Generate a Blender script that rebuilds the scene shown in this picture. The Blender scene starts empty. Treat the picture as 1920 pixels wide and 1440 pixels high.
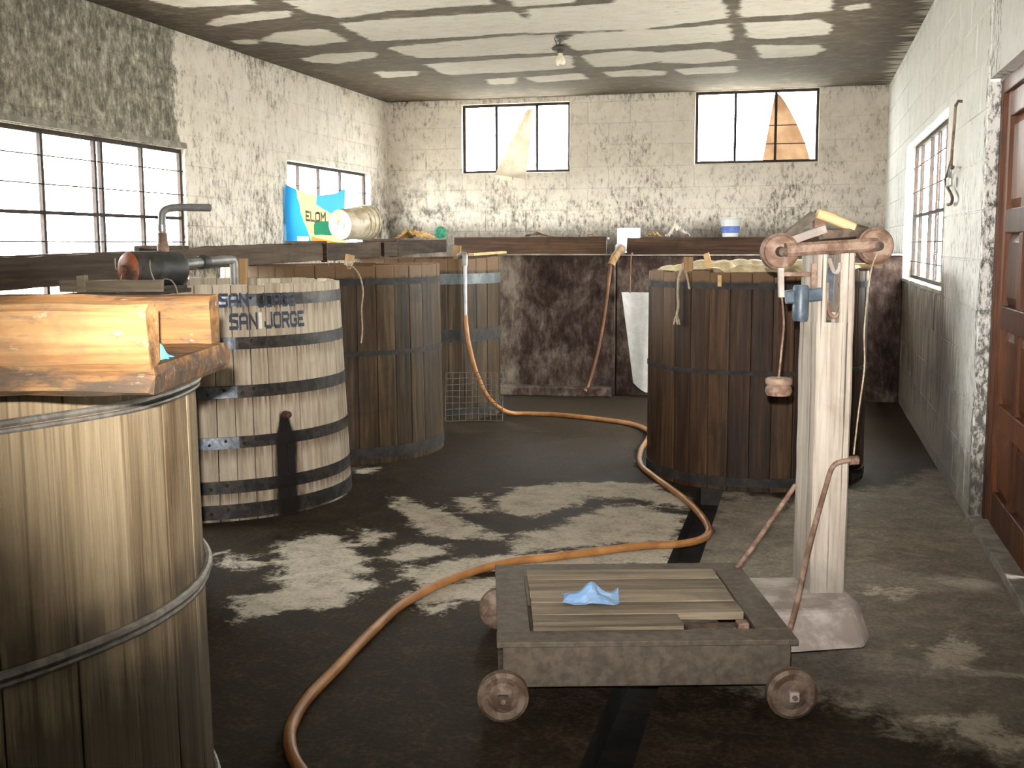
import bpy, math, random
import numpy as np
from mathutils import Matrix, Vector, noise as mnoise
random.seed(7)
R = math.radians
S = bpy.context.scene
COL = S.collection

# ------------------------------------------------------------------ camera, world, flash, exposure
H = 1.6
cam_d = bpy.data.cameras.new('camera'); cam = bpy.data.objects.new('camera', cam_d); COL.objects.link(cam)
cam_d.sensor_fit = 'HORIZONTAL'; cam_d.sensor_width = 36.0; cam_d.lens = 2140.0/1920*36.0
cam_d.clip_start = 0.05; cam_d.clip_end = 300
YAW, PIT, ROL = R(14.28), R(6.93), R(-0.19)
_f = Vector((-math.sin(YAW)*math.cos(PIT), math.cos(YAW)*math.cos(PIT), -math.sin(PIT)))
_r = Vector((math.cos(YAW), math.sin(YAW), 0)); _u = _r.cross(_f)
_r2 = _r*math.cos(ROL) + _u*math.sin(ROL); _u2 = -_r*math.sin(ROL) + _u*math.cos(ROL)
_m = Matrix((_r2, _u2, -_f)).transposed().to_4x4(); _m.translation = (0, 0, H)
cam.matrix_world = _m
S.camera = cam

SKY = 25.0
FLASH = 1300
world = bpy.data.worlds.new('overcast_sky'); S.world = world; world.use_nodes = True
_bg = world.node_tree.nodes['Background']; _bg.inputs[0].default_value = (1.0, 0.985, 0.955, 1); _bg.inputs[1].default_value = SKY

fl = bpy.data.lights.new('camera_flash', 'SPOT'); fl.energy = FLASH; fl.color = (1.0, 0.95, 0.88)
fl.spot_size = R(73); fl.spot_blend = 1.0; fl.shadow_soft_size = 0.012
flo = bpy.data.objects.new('camera_flash', fl); COL.objects.link(flo)
flo.location = Vector((0, 0, H)) + _u*0.075 - _r*0.02
flo.rotation_euler = (_f*2140 + _r*130 + _u*480).to_track_quat('-Z', 'Y').to_euler()

S.view_settings.view_transform = 'Standard'; S.view_settings.look = 'None'
S.view_settings.exposure = 0.70; S.view_settings.gamma = 1.0; S.view_settings.use_curve_mapping = False
S.cycles.use_denoising = True
S.cycles.max_bounces = 6; S.cycles.diffuse_bounces = 4; S.cycles.use_adaptive_sampling = True; S.cycles.adaptive_threshold = 0.03; S.cycles.transparent_max_bounces = 12
S.cycles.sample_clamp_indirect = 6.0

XL, XR, YB, YF, ZC = -5.6, 0.97, 15.1, -1.5, 3.55

# ------------------------------------------------------------------ material helpers
class N:
    def __init__(s, name):
        s.m = bpy.data.materials.new(name); s.m.use_nodes = True
        s.t = s.m.node_tree; s.b = s.t.nodes['Principled BSDF']; s.out = s.t.nodes['Material Output']
    def n(s, typ): return s.t.nodes.new(typ)
    def put(s, sock, v):
        if isinstance(v, bpy.types.NodeSocket): s.t.links.new(v, sock)
        elif v is not None:
            if isinstance(v, (tuple, list)) and len(v) == 3 and sock.type == 'RGBA': v = (*v, 1)
            sock.default_value = v
    def math(s, op, a, b=None, c=None, clamp=False):
        x = s.n('ShaderNodeMath'); x.operation = op; x.use_clamp = clamp
        for i, v in enumerate((a, b, c)):
            if v is not None: s.put(x.inputs[i], v)
        return x.outputs[0]
    def mul(s, a, b): return s.math('MULTIPLY', a, b)
    def add(s, a, b): return s.math('ADD', a, b)
    def sub(s, a, b): return s.math('SUBTRACT', a, b)
    def mix(s, f, a, b):
        x = s.n('ShaderNodeMix'); x.data_type = 'RGBA'; x.clamp_factor = True
        s.put(x.inputs[0], f); s.put(x.inputs[6], a); s.put(x.inputs[7], b); return x.outputs[2]
    def vm(s, op, a, b):
        x = s.n('ShaderNodeVectorMath'); x.operation = op; s.put(x.inputs[0], a); s.put(x.inputs[1], b)
        return x.outputs['Value'] if op == 'DOT_PRODUCT' else x.outputs[0]
    def pos(s): return s.n('ShaderNodeNewGeometry').outputs['Position']
    def obj(s): return s.n('ShaderNodeTexCoord').outputs['Object']
    def uv(s): return s.n('ShaderNodeTexCoord').outputs['UV']
    def rnd(s): return s.n('ShaderNodeObjectInfo').outputs['Random']
    def attr(s, name):
        x = s.n('ShaderNodeAttribute'); x.attribute_name = name; return x.outputs['Fac']
    def sep(s, v):
        x = s.n('ShaderNodeSeparateXYZ'); s.put(x.inputs[0], v); return x.outputs
    def noise(s, v, scale, detail=4, rough=0.55, dist=0.0):
        x = s.n('ShaderNodeTexNoise'); s.put(x.inputs['Vector'], v); s.put(x.inputs['Scale'], scale)
        s.put(x.inputs['Detail'], detail); s.put(x.inputs['Roughness'], rough); s.put(x.inputs['Distortion'], dist)
        return x.outputs['Fac']
    def ramp(s, f, stops):
        x = s.n('ShaderNodeValToRGB'); s.put(x.inputs[0], f); e = x.color_ramp.elements
        while len(e) < len(stops): e.new(0.5)
        for i, (p, c) in enumerate(stops):
            e[i].position = p; e[i].color = (*c, 1) if len(c) == 3 else c
        return x.outputs[0]
    def sm(s, v, lo, hi):
        x = s.n('ShaderNodeMapRange'); x.interpolation_type = 'SMOOTHSTEP'
        s.put(x.inputs[0], v); s.put(x.inputs[1], lo); s.put(x.inputs[2], hi); return x.outputs[0]
    def done(s, col, rough=0.7, metal=0.0, bump=None, bstr=0.4, bdist=0.01, spec=None):
        s.put(s.b.inputs['Base Color'], col); s.put(s.b.inputs['Roughness'], rough); s.put(s.b.inputs['Metallic'], metal)
        if spec is not None: s.put(s.b.inputs['Specular IOR Level'], spec)
        if bump is not None:
            x = s.n('ShaderNodeBump'); s.put(x.inputs['Height'], bump); x.inputs['Strength'].default_value = bstr
            x.inputs['Distance'].default_value = bdist; s.t.links.new(x.outputs[0], s.b.inputs['Normal'])
        return s.m

def g3(*c): return tuple(c)

def wood(name, dark, mid, light, axis=2, rough=0.75, blotch=0.5, blotch_col=(0.02, 0.014, 0.01), fine=1.0, streak=0.0, streak_col=(0.03, 0.02, 0.012), post=None):
    n = N(name); o = n.obj(); rn = n.rnd()
    cx = n.n('ShaderNodeCombineXYZ'); k = n.mul(rn, 37.0)
    for i in range(3): n.put(cx.inputs[i], k)
    v = n.vm('ADD', o, cx.outputs[0])
    sc = [34.0*fine, 34.0*fine, 34.0*fine]; sc[axis] = 1.6
    sc2 = [7.0, 7.0, 7.0]; sc2[axis] = 0.9
    g1 = n.noise(n.vm('MULTIPLY', v, tuple(sc)), 1.0, 5, 0.65, 0.3)
    g2 = n.noise(n.vm('MULTIPLY', v, tuple(sc2)), 1.0, 4, 0.6, 0.5)
    f = n.add(n.mul(g1, 0.55), n.mul(g2, 0.45))
    f = n.add(f, n.mul(n.sub(rn, 0.5), 0.16))
    col = n.ramp(f, [(0.34, dark), (0.5, mid), (0.66, light)])
    bl = n.noise(n.pos(), 2.3, 6, 0.65, 0.6)
    col = n.mix(n.mul(n.sm(bl, 0.5, 0.72), blotch), col, blotch_col)
    if streak > 0:
        s3 = [60.0, 60.0, 60.0]; s3[axis] = 0.5
        st = n.noise(n.vm('MULTIPLY', v, tuple(s3)), 1.0, 3, 0.6)
        col = n.mix(n.mul(n.sm(st, 0.56, 0.68), streak), col, streak_col)
    if post: col = post(n, col, bl)
    return n.done(col, rough, 0, bump=g1, bstr=0.5, bdist=0.006, spec=0.2)

def simple(name, c1, c2, scale=8.0, rough=0.6, metal=0.0, lo=0.4, hi=0.65, bstr=0.3, bdist=0.004, detail=6):
    n = N(name); v = n.noise(n.obj(), scale, detail, 0.65, 0.3)
    return n.done(n.mix(n.sm(v, lo, hi), c1, c2), rough, metal, bump=v, bstr=bstr, bdist=bdist)

MAT = {}
# --- whitewashed block walls with mould, all driven by place on the wall
def wall_mat(name, base, tint2, dens, seed, bias=0.0):
    n = N(name); p = n.pos(); pv = n.vm('ADD', p, (seed, seed*1.7, 0))
    x, y, z = n.sep(p)
    big = n.noise(pv, 0.75, 5, 0.6, 0.4); med = n.noise(pv, 5.0, 6, 0.7, 0.3)
    fine = n.noise(n.vm('MULTIPLY', pv, (1, 1, 0.45)), 26.0, 5, 0.75, 0.2)
    col = n.mix(n.sm(med, 0.35, 0.65), base, tint2)
    spk = n.add(n.add(n.mul(fine, 0.62), n.mul(med, 0.22)), n.mul(n.sub(big, 0.5), dens))
    low = n.mul(n.sm(n.sub(3.2, z), 0.3, 1.9), 0.055)
    spk = n.add(n.add(spk, low), bias)
    edge = n.mul(n.sm(n.sub(z, 3.40), 0.0, 0.14), 0.05)
    spk = n.add(spk, edge)
    col = n.mix(n.mul(n.sm(spk, 0.425, 0.55), 0.72), col, (0.20, 0.165, 0.13))
    col = n.mix(n.mul(n.sm(spk, 0.515, 0.60), 0.85), col, (0.045, 0.037, 0.03))
    return n, p, (x, y, z), big, med, fine, col

def mk_walls():
    # left: cream, with the old mould field over the big window
    n, p, (x, y, z), big, med, fine, col = wall_mat('whitewash_cream', (0.82, 0.755, 0.665), (0.72, 0.655, 0.565), 0.34, 0.0)
    wob = n.mul(n.sub(med, 0.5), 0.55)
    a = n.sm(n.sub(n.add(9.58, wob), y), -0.03, 0.05)
    b = n.sm(n.sub(n.add(z, n.mul(wob, 0.4)), 2.42), 0.0, 0.06)
    mk = n.mul(n.mul(a, b), n.math('LESS_THAN', x, -5.0))
    mott = n.add(n.mul(fine, 0.5), n.mul(n.noise(p, 9.0, 6, 0.7), 0.5))
    mould = n.ramp(mott, [(0.36, (0.045, 0.04, 0.032)), (0.47, (0.15, 0.135, 0.105)), (0.55, (0.29, 0.27, 0.215)), (0.66, (0.55, 0.52, 0.44))])
    col = n.mix(mk, col, mould)
    # soot in the far left corner above the tank
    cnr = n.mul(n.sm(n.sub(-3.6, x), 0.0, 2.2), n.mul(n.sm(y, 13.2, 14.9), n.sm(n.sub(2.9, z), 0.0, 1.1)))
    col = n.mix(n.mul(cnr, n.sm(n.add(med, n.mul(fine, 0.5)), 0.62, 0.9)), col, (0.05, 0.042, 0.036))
    MAT['wall'] = n.done(col, 0.9, 0, bump=n.add(n.mul(fine, 0.6), med), bstr=0.35, bdist=0.012)
    # back
    n, p, (x, y, z), big, med, fine, col = wall_mat('whitewash_mouldy', (0.80, 0.735, 0.64), (0.68, 0.625, 0.545), 0.30, 5.3)
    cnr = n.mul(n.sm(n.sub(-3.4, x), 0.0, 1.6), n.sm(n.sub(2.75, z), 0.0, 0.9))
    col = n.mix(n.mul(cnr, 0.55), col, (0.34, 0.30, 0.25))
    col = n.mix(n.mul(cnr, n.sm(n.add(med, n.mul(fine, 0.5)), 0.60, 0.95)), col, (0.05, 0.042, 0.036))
    low = n.sm(n.sub(1.95, n.add(z, n.mul(n.sub(med, 0.5), 0.5))), 0.0, 0.25)
    col = n.mix(n.mul(low, 0.8), col, (0.10, 0.085, 0.07))
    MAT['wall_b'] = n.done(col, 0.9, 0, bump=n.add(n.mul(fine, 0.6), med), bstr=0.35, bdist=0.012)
    # right: cooler white, brown splash stains low down towards the tank
    n, p, (x, y, z), big, med, fine, col = wall_mat('whitewash_cool', (0.82, 0.81, 0.775), (0.74, 0.73, 0.69), 0.16, 11.1, -0.05)
    drip = n.noise(n.vm('MULTIPLY', p, (1, 5.0, 0.6)), 2.0, 5, 0.65, 0.3)
    lvl = n.add(n.mul(n.sub(drip, 0.5), 1.3), n.sub(n.add(0.92, n.mul(n.sm(y, 7.2, 9.2), 0.62)), z))
    br = n.mul(n.sm(lvl, -0.05, 0.40), n.sm(y, 7.0, 8.6))
    brown = n.ramp(drip, [(0.34, (0.024, 0.016, 0.011)), (0.5, (0.07, 0.047, 0.031)), (0.68, (0.19, 0.145, 0.105))])
    col = n.mix(br, col, brown)
    gry = n.mul(n.sm(n.sub(n.add(0.62, n.mul(n.sub(med, 0.5), 0.9)), z), 0.0, 0.5), 0.8)
    col = n.mix(gry, col, (0.17, 0.155, 0.13))
    jm = n.mul(n.sm(n.sub(y, 6.55), 0.0, 0.02), n.math('LESS_THAN', n.add(y, n.mul(n.sub(med, 0.5), 0.35)), 6.97))
    jm = n.mul(jm, n.sm(n.add(fine, n.mul(n.sub(2.2, z), 0.03)), 0.46, 0.6))
    col = n.mix(n.mul(jm, 0.85), col, (0.06, 0.055, 0.045))
    MAT['wall_r'] = n.done(col, 0.9, 0, bump=n.add(n.mul(fine, 0.6), med), bstr=0.35, bdist=0.012)
mk_walls()

def mk_ceiling():
    n = N('stained_concrete_ceiling'); p = n.pos()
    a = n.attr('patch'); med = n.noise(n.vm('MULTIPLY', p, (1, 1.6, 1)), 5.0, 6, 0.7, 0.4); fine = n.noise(n.vm('MULTIPLY', p, (0.35, 1, 1)), 24.0, 5, 0.7)
    v = n.add(a, n.add(n.mul(n.sub(med, 0.5), 0.20), n.mul(n.sub(fine, 0.5), 0.07)))
    dk = n.ramp(n.add(n.mul(med, 0.55), n.mul(fine, 0.45)), [(0.32, (0.022, 0.015, 0.009)), (0.5, (0.075, 0.054, 0.034)), (0.66, (0.19, 0.15, 0.105))])
    big = n.noise(p, 1.1, 4, 0.6)
    pale = n.mix(n.sm(med, 0.4, 0.7), (0.78, 0.74, 0.67), (0.66, 0.60, 0.51))
    pale = n.mix(n.mul(n.sm(n.add(fine, n.mul(big, 0.3)), 0.72, 0.85), 0.7), pale, (0.3, 0.28, 0.25))
    col = n.mix(n.sm(v, -0.055, 0.0), dk, pale)
    # scoured streaks along the right edge
    x, y, z = n.sep(p)
    edge = n.mul(n.sm(n.add(x, n.mul(n.sub(n.noise(n.vm('MULTIPLY', p, (0.3, 9, 1)), 1.0, 3), 0.5), 0.9)), 0.86, 0.98), 0.8)
    col = n.mix(edge, col, (0.55, 0.5, 0.42))
    MAT['ceiling'] = n.done(col, 0.95, 0, bump=med, bstr=0.25, bdist=0.01)
mk_ceiling()

def mk_floor():
    n = N('wet_stained_concrete_floor'); p = n.pos()
    a = n.attr('pale'); g = n.attr('grey')
    big = n.noise(p, 1.3, 5, 0.6, 0.5); med = n.noise(n.vm('MULTIPLY', p, (1.0, 1.0, 1)), 7.0, 7, 0.72, 0.5); fine = n.noise(p, 45.0, 5, 0.75)
    wob = n.add(n.mul(n.sub(med, 0.5), 0.42), n.mul(n.sub(fine, 0.5), 0.10))
    fp = n.sm(n.add(a, wob), -0.03, 0.05)
    fg = n.sm(n.add(g, n.mul(wob, 1.3)), -0.12, 0.10)
    grit = n.add(n.mul(med, 0.5), n.mul(fine, 0.5))
    dark = n.ramp(grit, [(0.36, (0.008, 0.0055, 0.0035)), (0.5, (0.025, 0.017, 0.010)), (0.64, (0.068, 0.049, 0.031))])
    grey = n.ramp(n.add(n.mul(grit, 0.8), n.mul(big, 0.2)), [(0.36, (0.085, 0.075, 0.06)), (0.5, (0.205, 0.182, 0.147)), (0.64, (0.37, 0.335, 0.27))])
    pale = n.ramp(grit, [(0.36, (0.20, 0.175, 0.14)), (0.5, (0.44, 0.40, 0.33)), (0.66, (0.60, 0.555, 0.47))])
    col = n.mix(fg, dark, grey); col = n.mix(fp, col, pale)
    dry = n.math('MAXIMUM', fp, fg)
    rough = n.add(n.add(0.55, n.mul(med, 0.35)), n.mul(dry, 0.25))
    MAT['floor'] = n.done(col, rough, 0, bump=n.add(n.mul(med, 0.6), n.mul(fine, 0.5)), bstr=0.35, bdist=0.008, spec=0.15)
mk_floor()

def mk_tank():
    n = N('stained_tank_plaster'); p = n.pos()
    x, y, z = n.sep(p)
    big = n.noise(p, 1.9, 6, 0.65, 0.4); fine = n.noise(n.vm('MULTIPLY', p, (1, 1, 0.4)), 16.0, 6, 0.75, 0.2)
    f = n.add(n.mul(big, 0.6), n.mul(fine, 0.4))
    f = n.add(f, n.mul(n.sm(n.sub(-2.85, x), 0.0, 0.2), 0.09))
    col = n.ramp(f, [(0.39, (0.012, 0.006, 0.005)), (0.49, (0.036, 0.022, 0.018)), (0.57, (0.09, 0.068, 0.055)), (0.68, (0.21, 0.175, 0.14))])
    MAT['tank'] = n.done(col, 0.8, 0, bump=f, bstr=0.5, bdist=0.015, spec=0.12)
mk_tank()

def hoop_z_stain(zs, w=0.10):
    def post(n, col, bl):
        x, y, z = n.sep(n.pos()); tot = None
        for zz in zs:
            d = n.sub(zz, z)
            t = n.mul(n.sm(d, w, 0.0), n.math('GREATER_THAN', d, -0.045))
            tot = t if tot is None else n.math('MAXIMUM', tot, t)
        st = n.noise(n.vm('MULTIPLY', n.obj(), (1, 55, 1.2)), 1.0, 3, 0.6)
        return n.mix(n.mul(tot, n.mul(n.sm(n.add(st, n.mul(n.rnd(), 0.15)), 0.45, 0.70), 0.7)), col, (0.10, 0.06, 0.035))
    return post

V2C = (-3.721, 6.663)
def drip(n, col):
    # a tarry run below the bung of the striped vat
    p = n.pos(); ph = R(-31.9)
    rel = n.vm('SUBTRACT', p, (V2C[0], V2C[1], 0))
    t = n.vm('DOT_PRODUCT', rel, (-math.sin(ph), math.cos(ph), 0))
    z = n.sep(p)[2]
    w = n.add(0.032, n.mul(n.sm(n.sub(0.62, z), 0.0, 0.2), 0.045))
    nz = n.mul(n.sub(n.noise(n.vm('MULTIPLY', p, (1, 1, 0.3)), 14, 4), 0.5), 0.05)
    m = n.sm(n.sub(n.add(w, nz), n.math('ABSOLUTE', t)), -0.012, 0.018)
    m = n.mul(m, n.sm(n.sub(0.63, z), 0.0, 0.03))
    return n.mix(m, col, (0.013, 0.010, 0.009))

def p_v2(n, col, bl):
    col = hoop_z_stain([1.25, 1.0, 0.72, 0.42, 0.16], 0.09)(n, col, bl)
    z = n.sep(n.pos())[2]
    col = n.mix(n.mul(n.sm(n.sub(n.add(0.10, n.mul(n.sub(bl, 0.5), 0.5)), z), 0.0, 0.16), 0.9), col, (0.025, 0.02, 0.017))
    return drip(n, col)
MAT['w_striped'] = wood('bleached_stave_wood', (0.25, 0.195, 0.135), (0.43, 0.365, 0.28), (0.56, 0.49, 0.395), blotch=0.35, blotch_col=(0.21, 0.165, 0.12), streak=0.30, streak_col=(0.17, 0.11, 0.065), post=p_v2)

def p_v1(n, col, bl):
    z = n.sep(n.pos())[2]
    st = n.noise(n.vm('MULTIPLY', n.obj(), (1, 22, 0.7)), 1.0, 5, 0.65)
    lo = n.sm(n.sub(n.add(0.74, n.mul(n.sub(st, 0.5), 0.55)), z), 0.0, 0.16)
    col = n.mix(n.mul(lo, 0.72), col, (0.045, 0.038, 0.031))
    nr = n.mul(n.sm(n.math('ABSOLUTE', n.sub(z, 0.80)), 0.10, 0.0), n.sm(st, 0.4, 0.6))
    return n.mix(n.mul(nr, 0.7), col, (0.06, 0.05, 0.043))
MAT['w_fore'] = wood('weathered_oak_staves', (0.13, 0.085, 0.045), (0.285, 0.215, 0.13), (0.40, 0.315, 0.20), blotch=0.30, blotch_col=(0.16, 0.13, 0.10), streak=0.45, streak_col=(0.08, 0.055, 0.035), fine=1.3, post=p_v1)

def p_dark(zhoop):
    def f(n, col, bl):
        z = n.sep(n.pos())[2]
        st = n.noise(n.vm('MULTIPLY', n.obj(), (1, 18, 0.5)), 1.0, 4, 0.6)
        top = n.sm(n.add(z, n.mul(n.sub(st, 0.5), 0.05)), zhoop-0.015, zhoop+0.02)
        return n.mix(n.mul(top, 0.75), col, (0.14, 0.08, 0.04))
    return f
MAT['w_dark'] = wood('dark_soaked_staves', (0.013, 0.007, 0.005), (0.040, 0.021, 0.012), (0.088, 0.050, 0.026), blotch=0.6, streak=0.5, streak_col=(0.02, 0.013, 0.009), rough=0.6, post=p_dark(1.36))
MAT['w_dark3'] = wood('dark_soaked_staves_olive', (0.016, 0.010, 0.006), (0.052, 0.033, 0.017), (0.115, 0.077, 0.037), blotch=0.55, streak=0.4, streak_col=(0.02, 0.014, 0.009), rough=0.6, post=p_dark(1.37))
def p_trough(n, col, bl):
    o = n.obj(); z = n.sep(n.pos())[2]
    a = n.noise(n.vm('MULTIPLY', o, (5, 14, 14)), 1.0, 6, 0.7, 0.4); b = n.noise(n.vm('MULTIPLY', o, (12, 40, 40)), 1.0, 5, 0.7)
    lowe = n.mul(n.sm(n.sub(1.43, z), 0.0, 0.06), 0.10)
    m = n.sm(n.add(n.add(n.mul(a, 0.65), n.mul(b, 0.35)), lowe), 0.50, 0.64)
    col = n.mix(n.mul(m, 0.85), col, (0.05, 0.04, 0.033))
    return n.mix(n.mul(n.sm(b, 0.60, 0.72), 0.6), col, (0.48, 0.38, 0.25))
MAT['w_trough'] = wood('orange_trough_timber', (0.06, 0.034, 0.018), (0.21, 0.105, 0.04), (0.34, 0.20, 0.085), axis=0, blotch=0.85, blotch_col=(0.075, 0.06, 0.047), streak=0.4, streak_col=(0.06, 0.036, 0.02), rough=0.8, post=p_trough)
MAT['w_channel'] = wood('dark_channel_timber', (0.022, 0.015, 0.011), (0.055, 0.038, 0.026), (0.10, 0.073, 0.05), axis=1, blotch=0.3, rough=0.8)
MAT['w_board'] = wood('wine_dark_board', (0.018, 0.010, 0.007), (0.05, 0.026, 0.016), (0.10, 0.055, 0.030), axis=0, blotch=0.5, rough=0.7)
MAT['w_post'] = wood('peeling_white_post_timber', (0.17, 0.135, 0.105), (0.37, 0.32, 0.27), (0.52, 0.47, 0.41), axis=2, blotch=0.5, blotch_col=(0.20, 0.16, 0.12), streak=0.9, streak_col=(0.05, 0.038, 0.03),
    post=lambda n, col, bl: n.mix(n.mul(n.sm(n.sub(n.add(0.50, n.mul(n.sub(bl, 0.5), 0.9)), n.sep(n.pos())[2]), 0.0, 0.25), 0.65), col, (0.20, 0.185, 0.165)))
MAT['w_deck'] = wood('grey_deck_timber', (0.085, 0.065, 0.045), (0.205, 0.165, 0.115), (0.33, 0.275, 0.20), axis=0, blotch=0.5, blotch_col=(0.06, 0.05, 0.04))
MAT['w_pale'] = wood('pale_new_wood', (0.42, 0.27, 0.12), (0.58, 0.40, 0.20), (0.70, 0.52, 0.30), axis=0, blotch=0.1)
MAT['w_peg'] = wood('brown_peg_wood', (0.13, 0.075, 0.035), (0.26, 0.16, 0.075), (0.38, 0.25, 0.13), axis=2, blotch=0.3)
MAT['w_door'] = wood('varnished_red_door_wood', (0.03, 0.011, 0.006), (0.085, 0.028, 0.011), (0.17, 0.06, 0.022), axis=2, blotch=0.4, blotch_col=(0.035, 0.018, 0.012), rough=0.45)
MAT['iron'] = simple('black_iron', (0.010, 0.009, 0.009), (0.030, 0.024, 0.021), 14, 0.8, 0.0)
def mk_hoop():
    n = N('striped_vat_hoop_iron'); p = n.pos(); v = n.noise(p, 16, 6, 0.7, 0.2)
    ph = R(-58); rel = n.vm('SUBTRACT', p, (V2C[0], V2C[1], 0))
    t = n.vm('DOT_PRODUCT', rel, (math.cos(ph), math.sin(ph), 0))
    col = n.mix(n.sm(v, 0.4, 0.62), (0.016, 0.016, 0.018), (0.06, 0.045, 0.036))
    MAT['hoop'] = n.done(drip(n, col), 0.5, 0.4, bump=v, bstr=0.4, bdist=0.004)
mk_hoop()
MAT['plate'] = simple('bluish_hoop_plate', (0.10, 0.12, 0.15), (0.24, 0.26, 0.30), 18, 0.42, 0.6)  # lap plate metal, its pale bluish tone paints in the hoop highlight
MAT['bluehoop'] = simple('blue_grey_hoop', (0.055, 0.065, 0.072), (0.11, 0.12, 0.12), 10, 0.55, 0.2)
MAT['wire'] = simple('galvanised_wire', (0.20, 0.185, 0.165), (0.36, 0.33, 0.29), 20, 0.5, 0.5)
MAT['netwire'] = simple('dull_netting_wire', (0.10, 0.09, 0.078), (0.17, 0.155, 0.135), 20, 0.6, 0.3)
MAT['rust'] = simple('rusty_cast_iron', (0.135, 0.075, 0.05), (0.29, 0.20, 0.15), 16, 0.7, 0.2)
MAT['rustdark'] = simple('dark_rusty_iron', (0.05, 0.035, 0.027), (0.13, 0.09, 0.065), 18, 0.7, 0.2)
MAT['wheel'] = simple('worn_wheel_iron', (0.10, 0.06, 0.04), (0.21, 0.155, 0.115), 20, 0.65, 0.2)
MAT['cast'] = simple('grey_pink_cast_iron', (0.28, 0.235, 0.21), (0.46, 0.41, 0.385), 9, 0.65, 0.1)
MAT['frame_iron'] = simple('worn_scale_frame', (0.058, 0.044, 0.031), (0.125, 0.099, 0.073), 26, 0.7, 0.1, 0.3, 0.75)
MAT['bluemetal'] = simple('blue_enamelled_iron', (0.05, 0.068, 0.09), (0.11, 0.14, 0.175), 12, 0.45, 0.2)
MAT['steel'] = simple('bright_steel_tube', (0.30, 0.30, 0.30), (0.42, 0.42, 0.42), 8, 0.4, 0.7)
MAT['galv'] = simple('grey_pipe_metal', (0.17, 0.17, 0.165), (0.29, 0.285, 0.27), 12, 0.5, 0.4)
MAT['motor'] = simple('oily_motor_body', (0.022, 0.022, 0.021), (0.06, 0.055, 0.05), 10, 0.55, 0.3)
MAT['motor_red'] = simple('red_oxide_motor_end', (0.07, 0.045, 0.035), (0.30, 0.085, 0.03), 9, 0.65, 0.1, 0.42, 0.58)
MAT['window_iron'] = simple('rusty_window_iron', (0.014, 0.009, 0.008), (0.035, 0.018, 0.012), 14, 0.8, 0.0)
MAT['hose'] = simple('amber_rubber_hose', (0.25, 0.105, 0.03), (0.44, 0.215, 0.07), 5, 0.42, 0.0, 0.35, 0.7)
MAT['hose_brown'] = simple('brown_rubber_hose', (0.10, 0.04, 0.02), (0.19, 0.085, 0.04), 6, 0.5)
MAT['rope'] = simple('frayed_rope', (0.26, 0.20, 0.14), (0.42, 0.35, 0.26), 40, 0.9)
MAT['pail'] = simple('grubby_white_plastic', (0.30, 0.23, 0.14), (0.54, 0.475, 0.365), 11, 0.45, 0, 0.36, 0.6)
MAT['white_pl'] = simple('white_plastic', (0.72, 0.74, 0.72), (0.80, 0.81, 0.78), 6, 0.4)
MAT['blue_pl'] = simple('blue_printed_band', (0.08, 0.15, 0.48), (0.16, 0.24, 0.58), 10, 0.45)
MAT['sheet'] = simple('grey_white_canvas', (0.43, 0.42, 0.40), (0.52, 0.51, 0.49), 12, 0.8)
MAT['bluecloth'] = simple('light_blue_cloth', (0.15, 0.27, 0.48), (0.26, 0.40, 0.60), 14, 0.85)
MAT['bluescrap'] = simple('sky_blue_plastic', (0.06, 0.24, 0.34), (0.11, 0.32, 0.42), 10, 0.5)
MAT['kraft'] = simple('orange_paper', (0.44, 0.25, 0.085), (0.62, 0.40, 0.17), 9, 0.85)
MAT['tanpaper'] = simple('tan_cardboard', (0.28, 0.20, 0.125), (0.38, 0.28, 0.18), 9, 0.85)
MAT['whitepaper'] = simple('crumpled_white_paper', (0.68, 0.60, 0.52), (0.80, 0.74, 0.66), 12, 0.85)
MAT['green'] = simple('green_netting', (0.03, 0.20, 0.12), (0.09, 0.36, 0.23), 30, 0.8)
MAT['foam'] = simple('cream_ferment_foam', (0.52, 0.42, 0.24), (0.76, 0.68, 0.48), 12, 0.6)
MAT['liquid'] = simple('brown_mash', (0.06, 0.028, 0.012), (0.13, 0.06, 0.025), 6, 0.3)
MAT['letter'] = simple('navy_stencil_paint', (0.022, 0.028, 0.045), (0.06, 0.07, 0.10), 30, 0.7)
MAT['letterwhite'] = simple('white_paint_dab', (0.66, 0.62, 0.54), (0.75, 0.72, 0.65), 20, 0.8)
MAT['trench'] = simple('black_drain_slime', (0.006, 0.0045, 0.004), (0.016, 0.012, 0.009), 9, 0.75)
MAT['ground'] = simple('pale_yard_ground', (0.50, 0.48, 0.43), (0.62, 0.60, 0.54), 1.0, 0.95)
MAT['concrete'] = simple('grey_concrete', (0.17, 0.155, 0.13), (0.30, 0.275, 0.235), 7, 0.9)
MAT['brass'] = simple('dull_padlock_metal', (0.30, 0.31, 0.28), (0.42, 0.43, 0.39), 20, 0.4, 0.6)
MAT['bulb'] = simple('milky_bulb_glass', (0.72, 0.66, 0.50), (0.82, 0.78, 0.66), 6, 0.2)
MAT['lead'] = simple('lamp_socket_black', (0.03, 0.025, 0.02), (0.07, 0.06, 0.045), 20, 0.7)
MAT['cream_rag'] = simple('cream_plastic_rag', (0.62, 0.54, 0.42), (0.74, 0.67, 0.55), 5, 0.7)
MAT['pane'] = None
def mk_glass():
    n = N('dusty_window_glass'); tr = n.n('ShaderNodeBsdfTransparent'); gl = n.n('ShaderNodeBsdfGlossy')
    tr.inputs[0].default_value = (0.94, 0.96, 0.95, 1); gl.inputs['Roughness'].default_value = 0.08
    mx = n.n('ShaderNodeMixShader'); mx.inputs[0].default_value = 0.05
    n.t.links.new(tr.outputs[0], mx.inputs[1]); n.t.links.new(gl.outputs[0], mx.inputs[2]); n.t.links.new(mx.outputs[0], n.out.inputs[0])
    MAT['pane'] = n.m
mk_glass()
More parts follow.
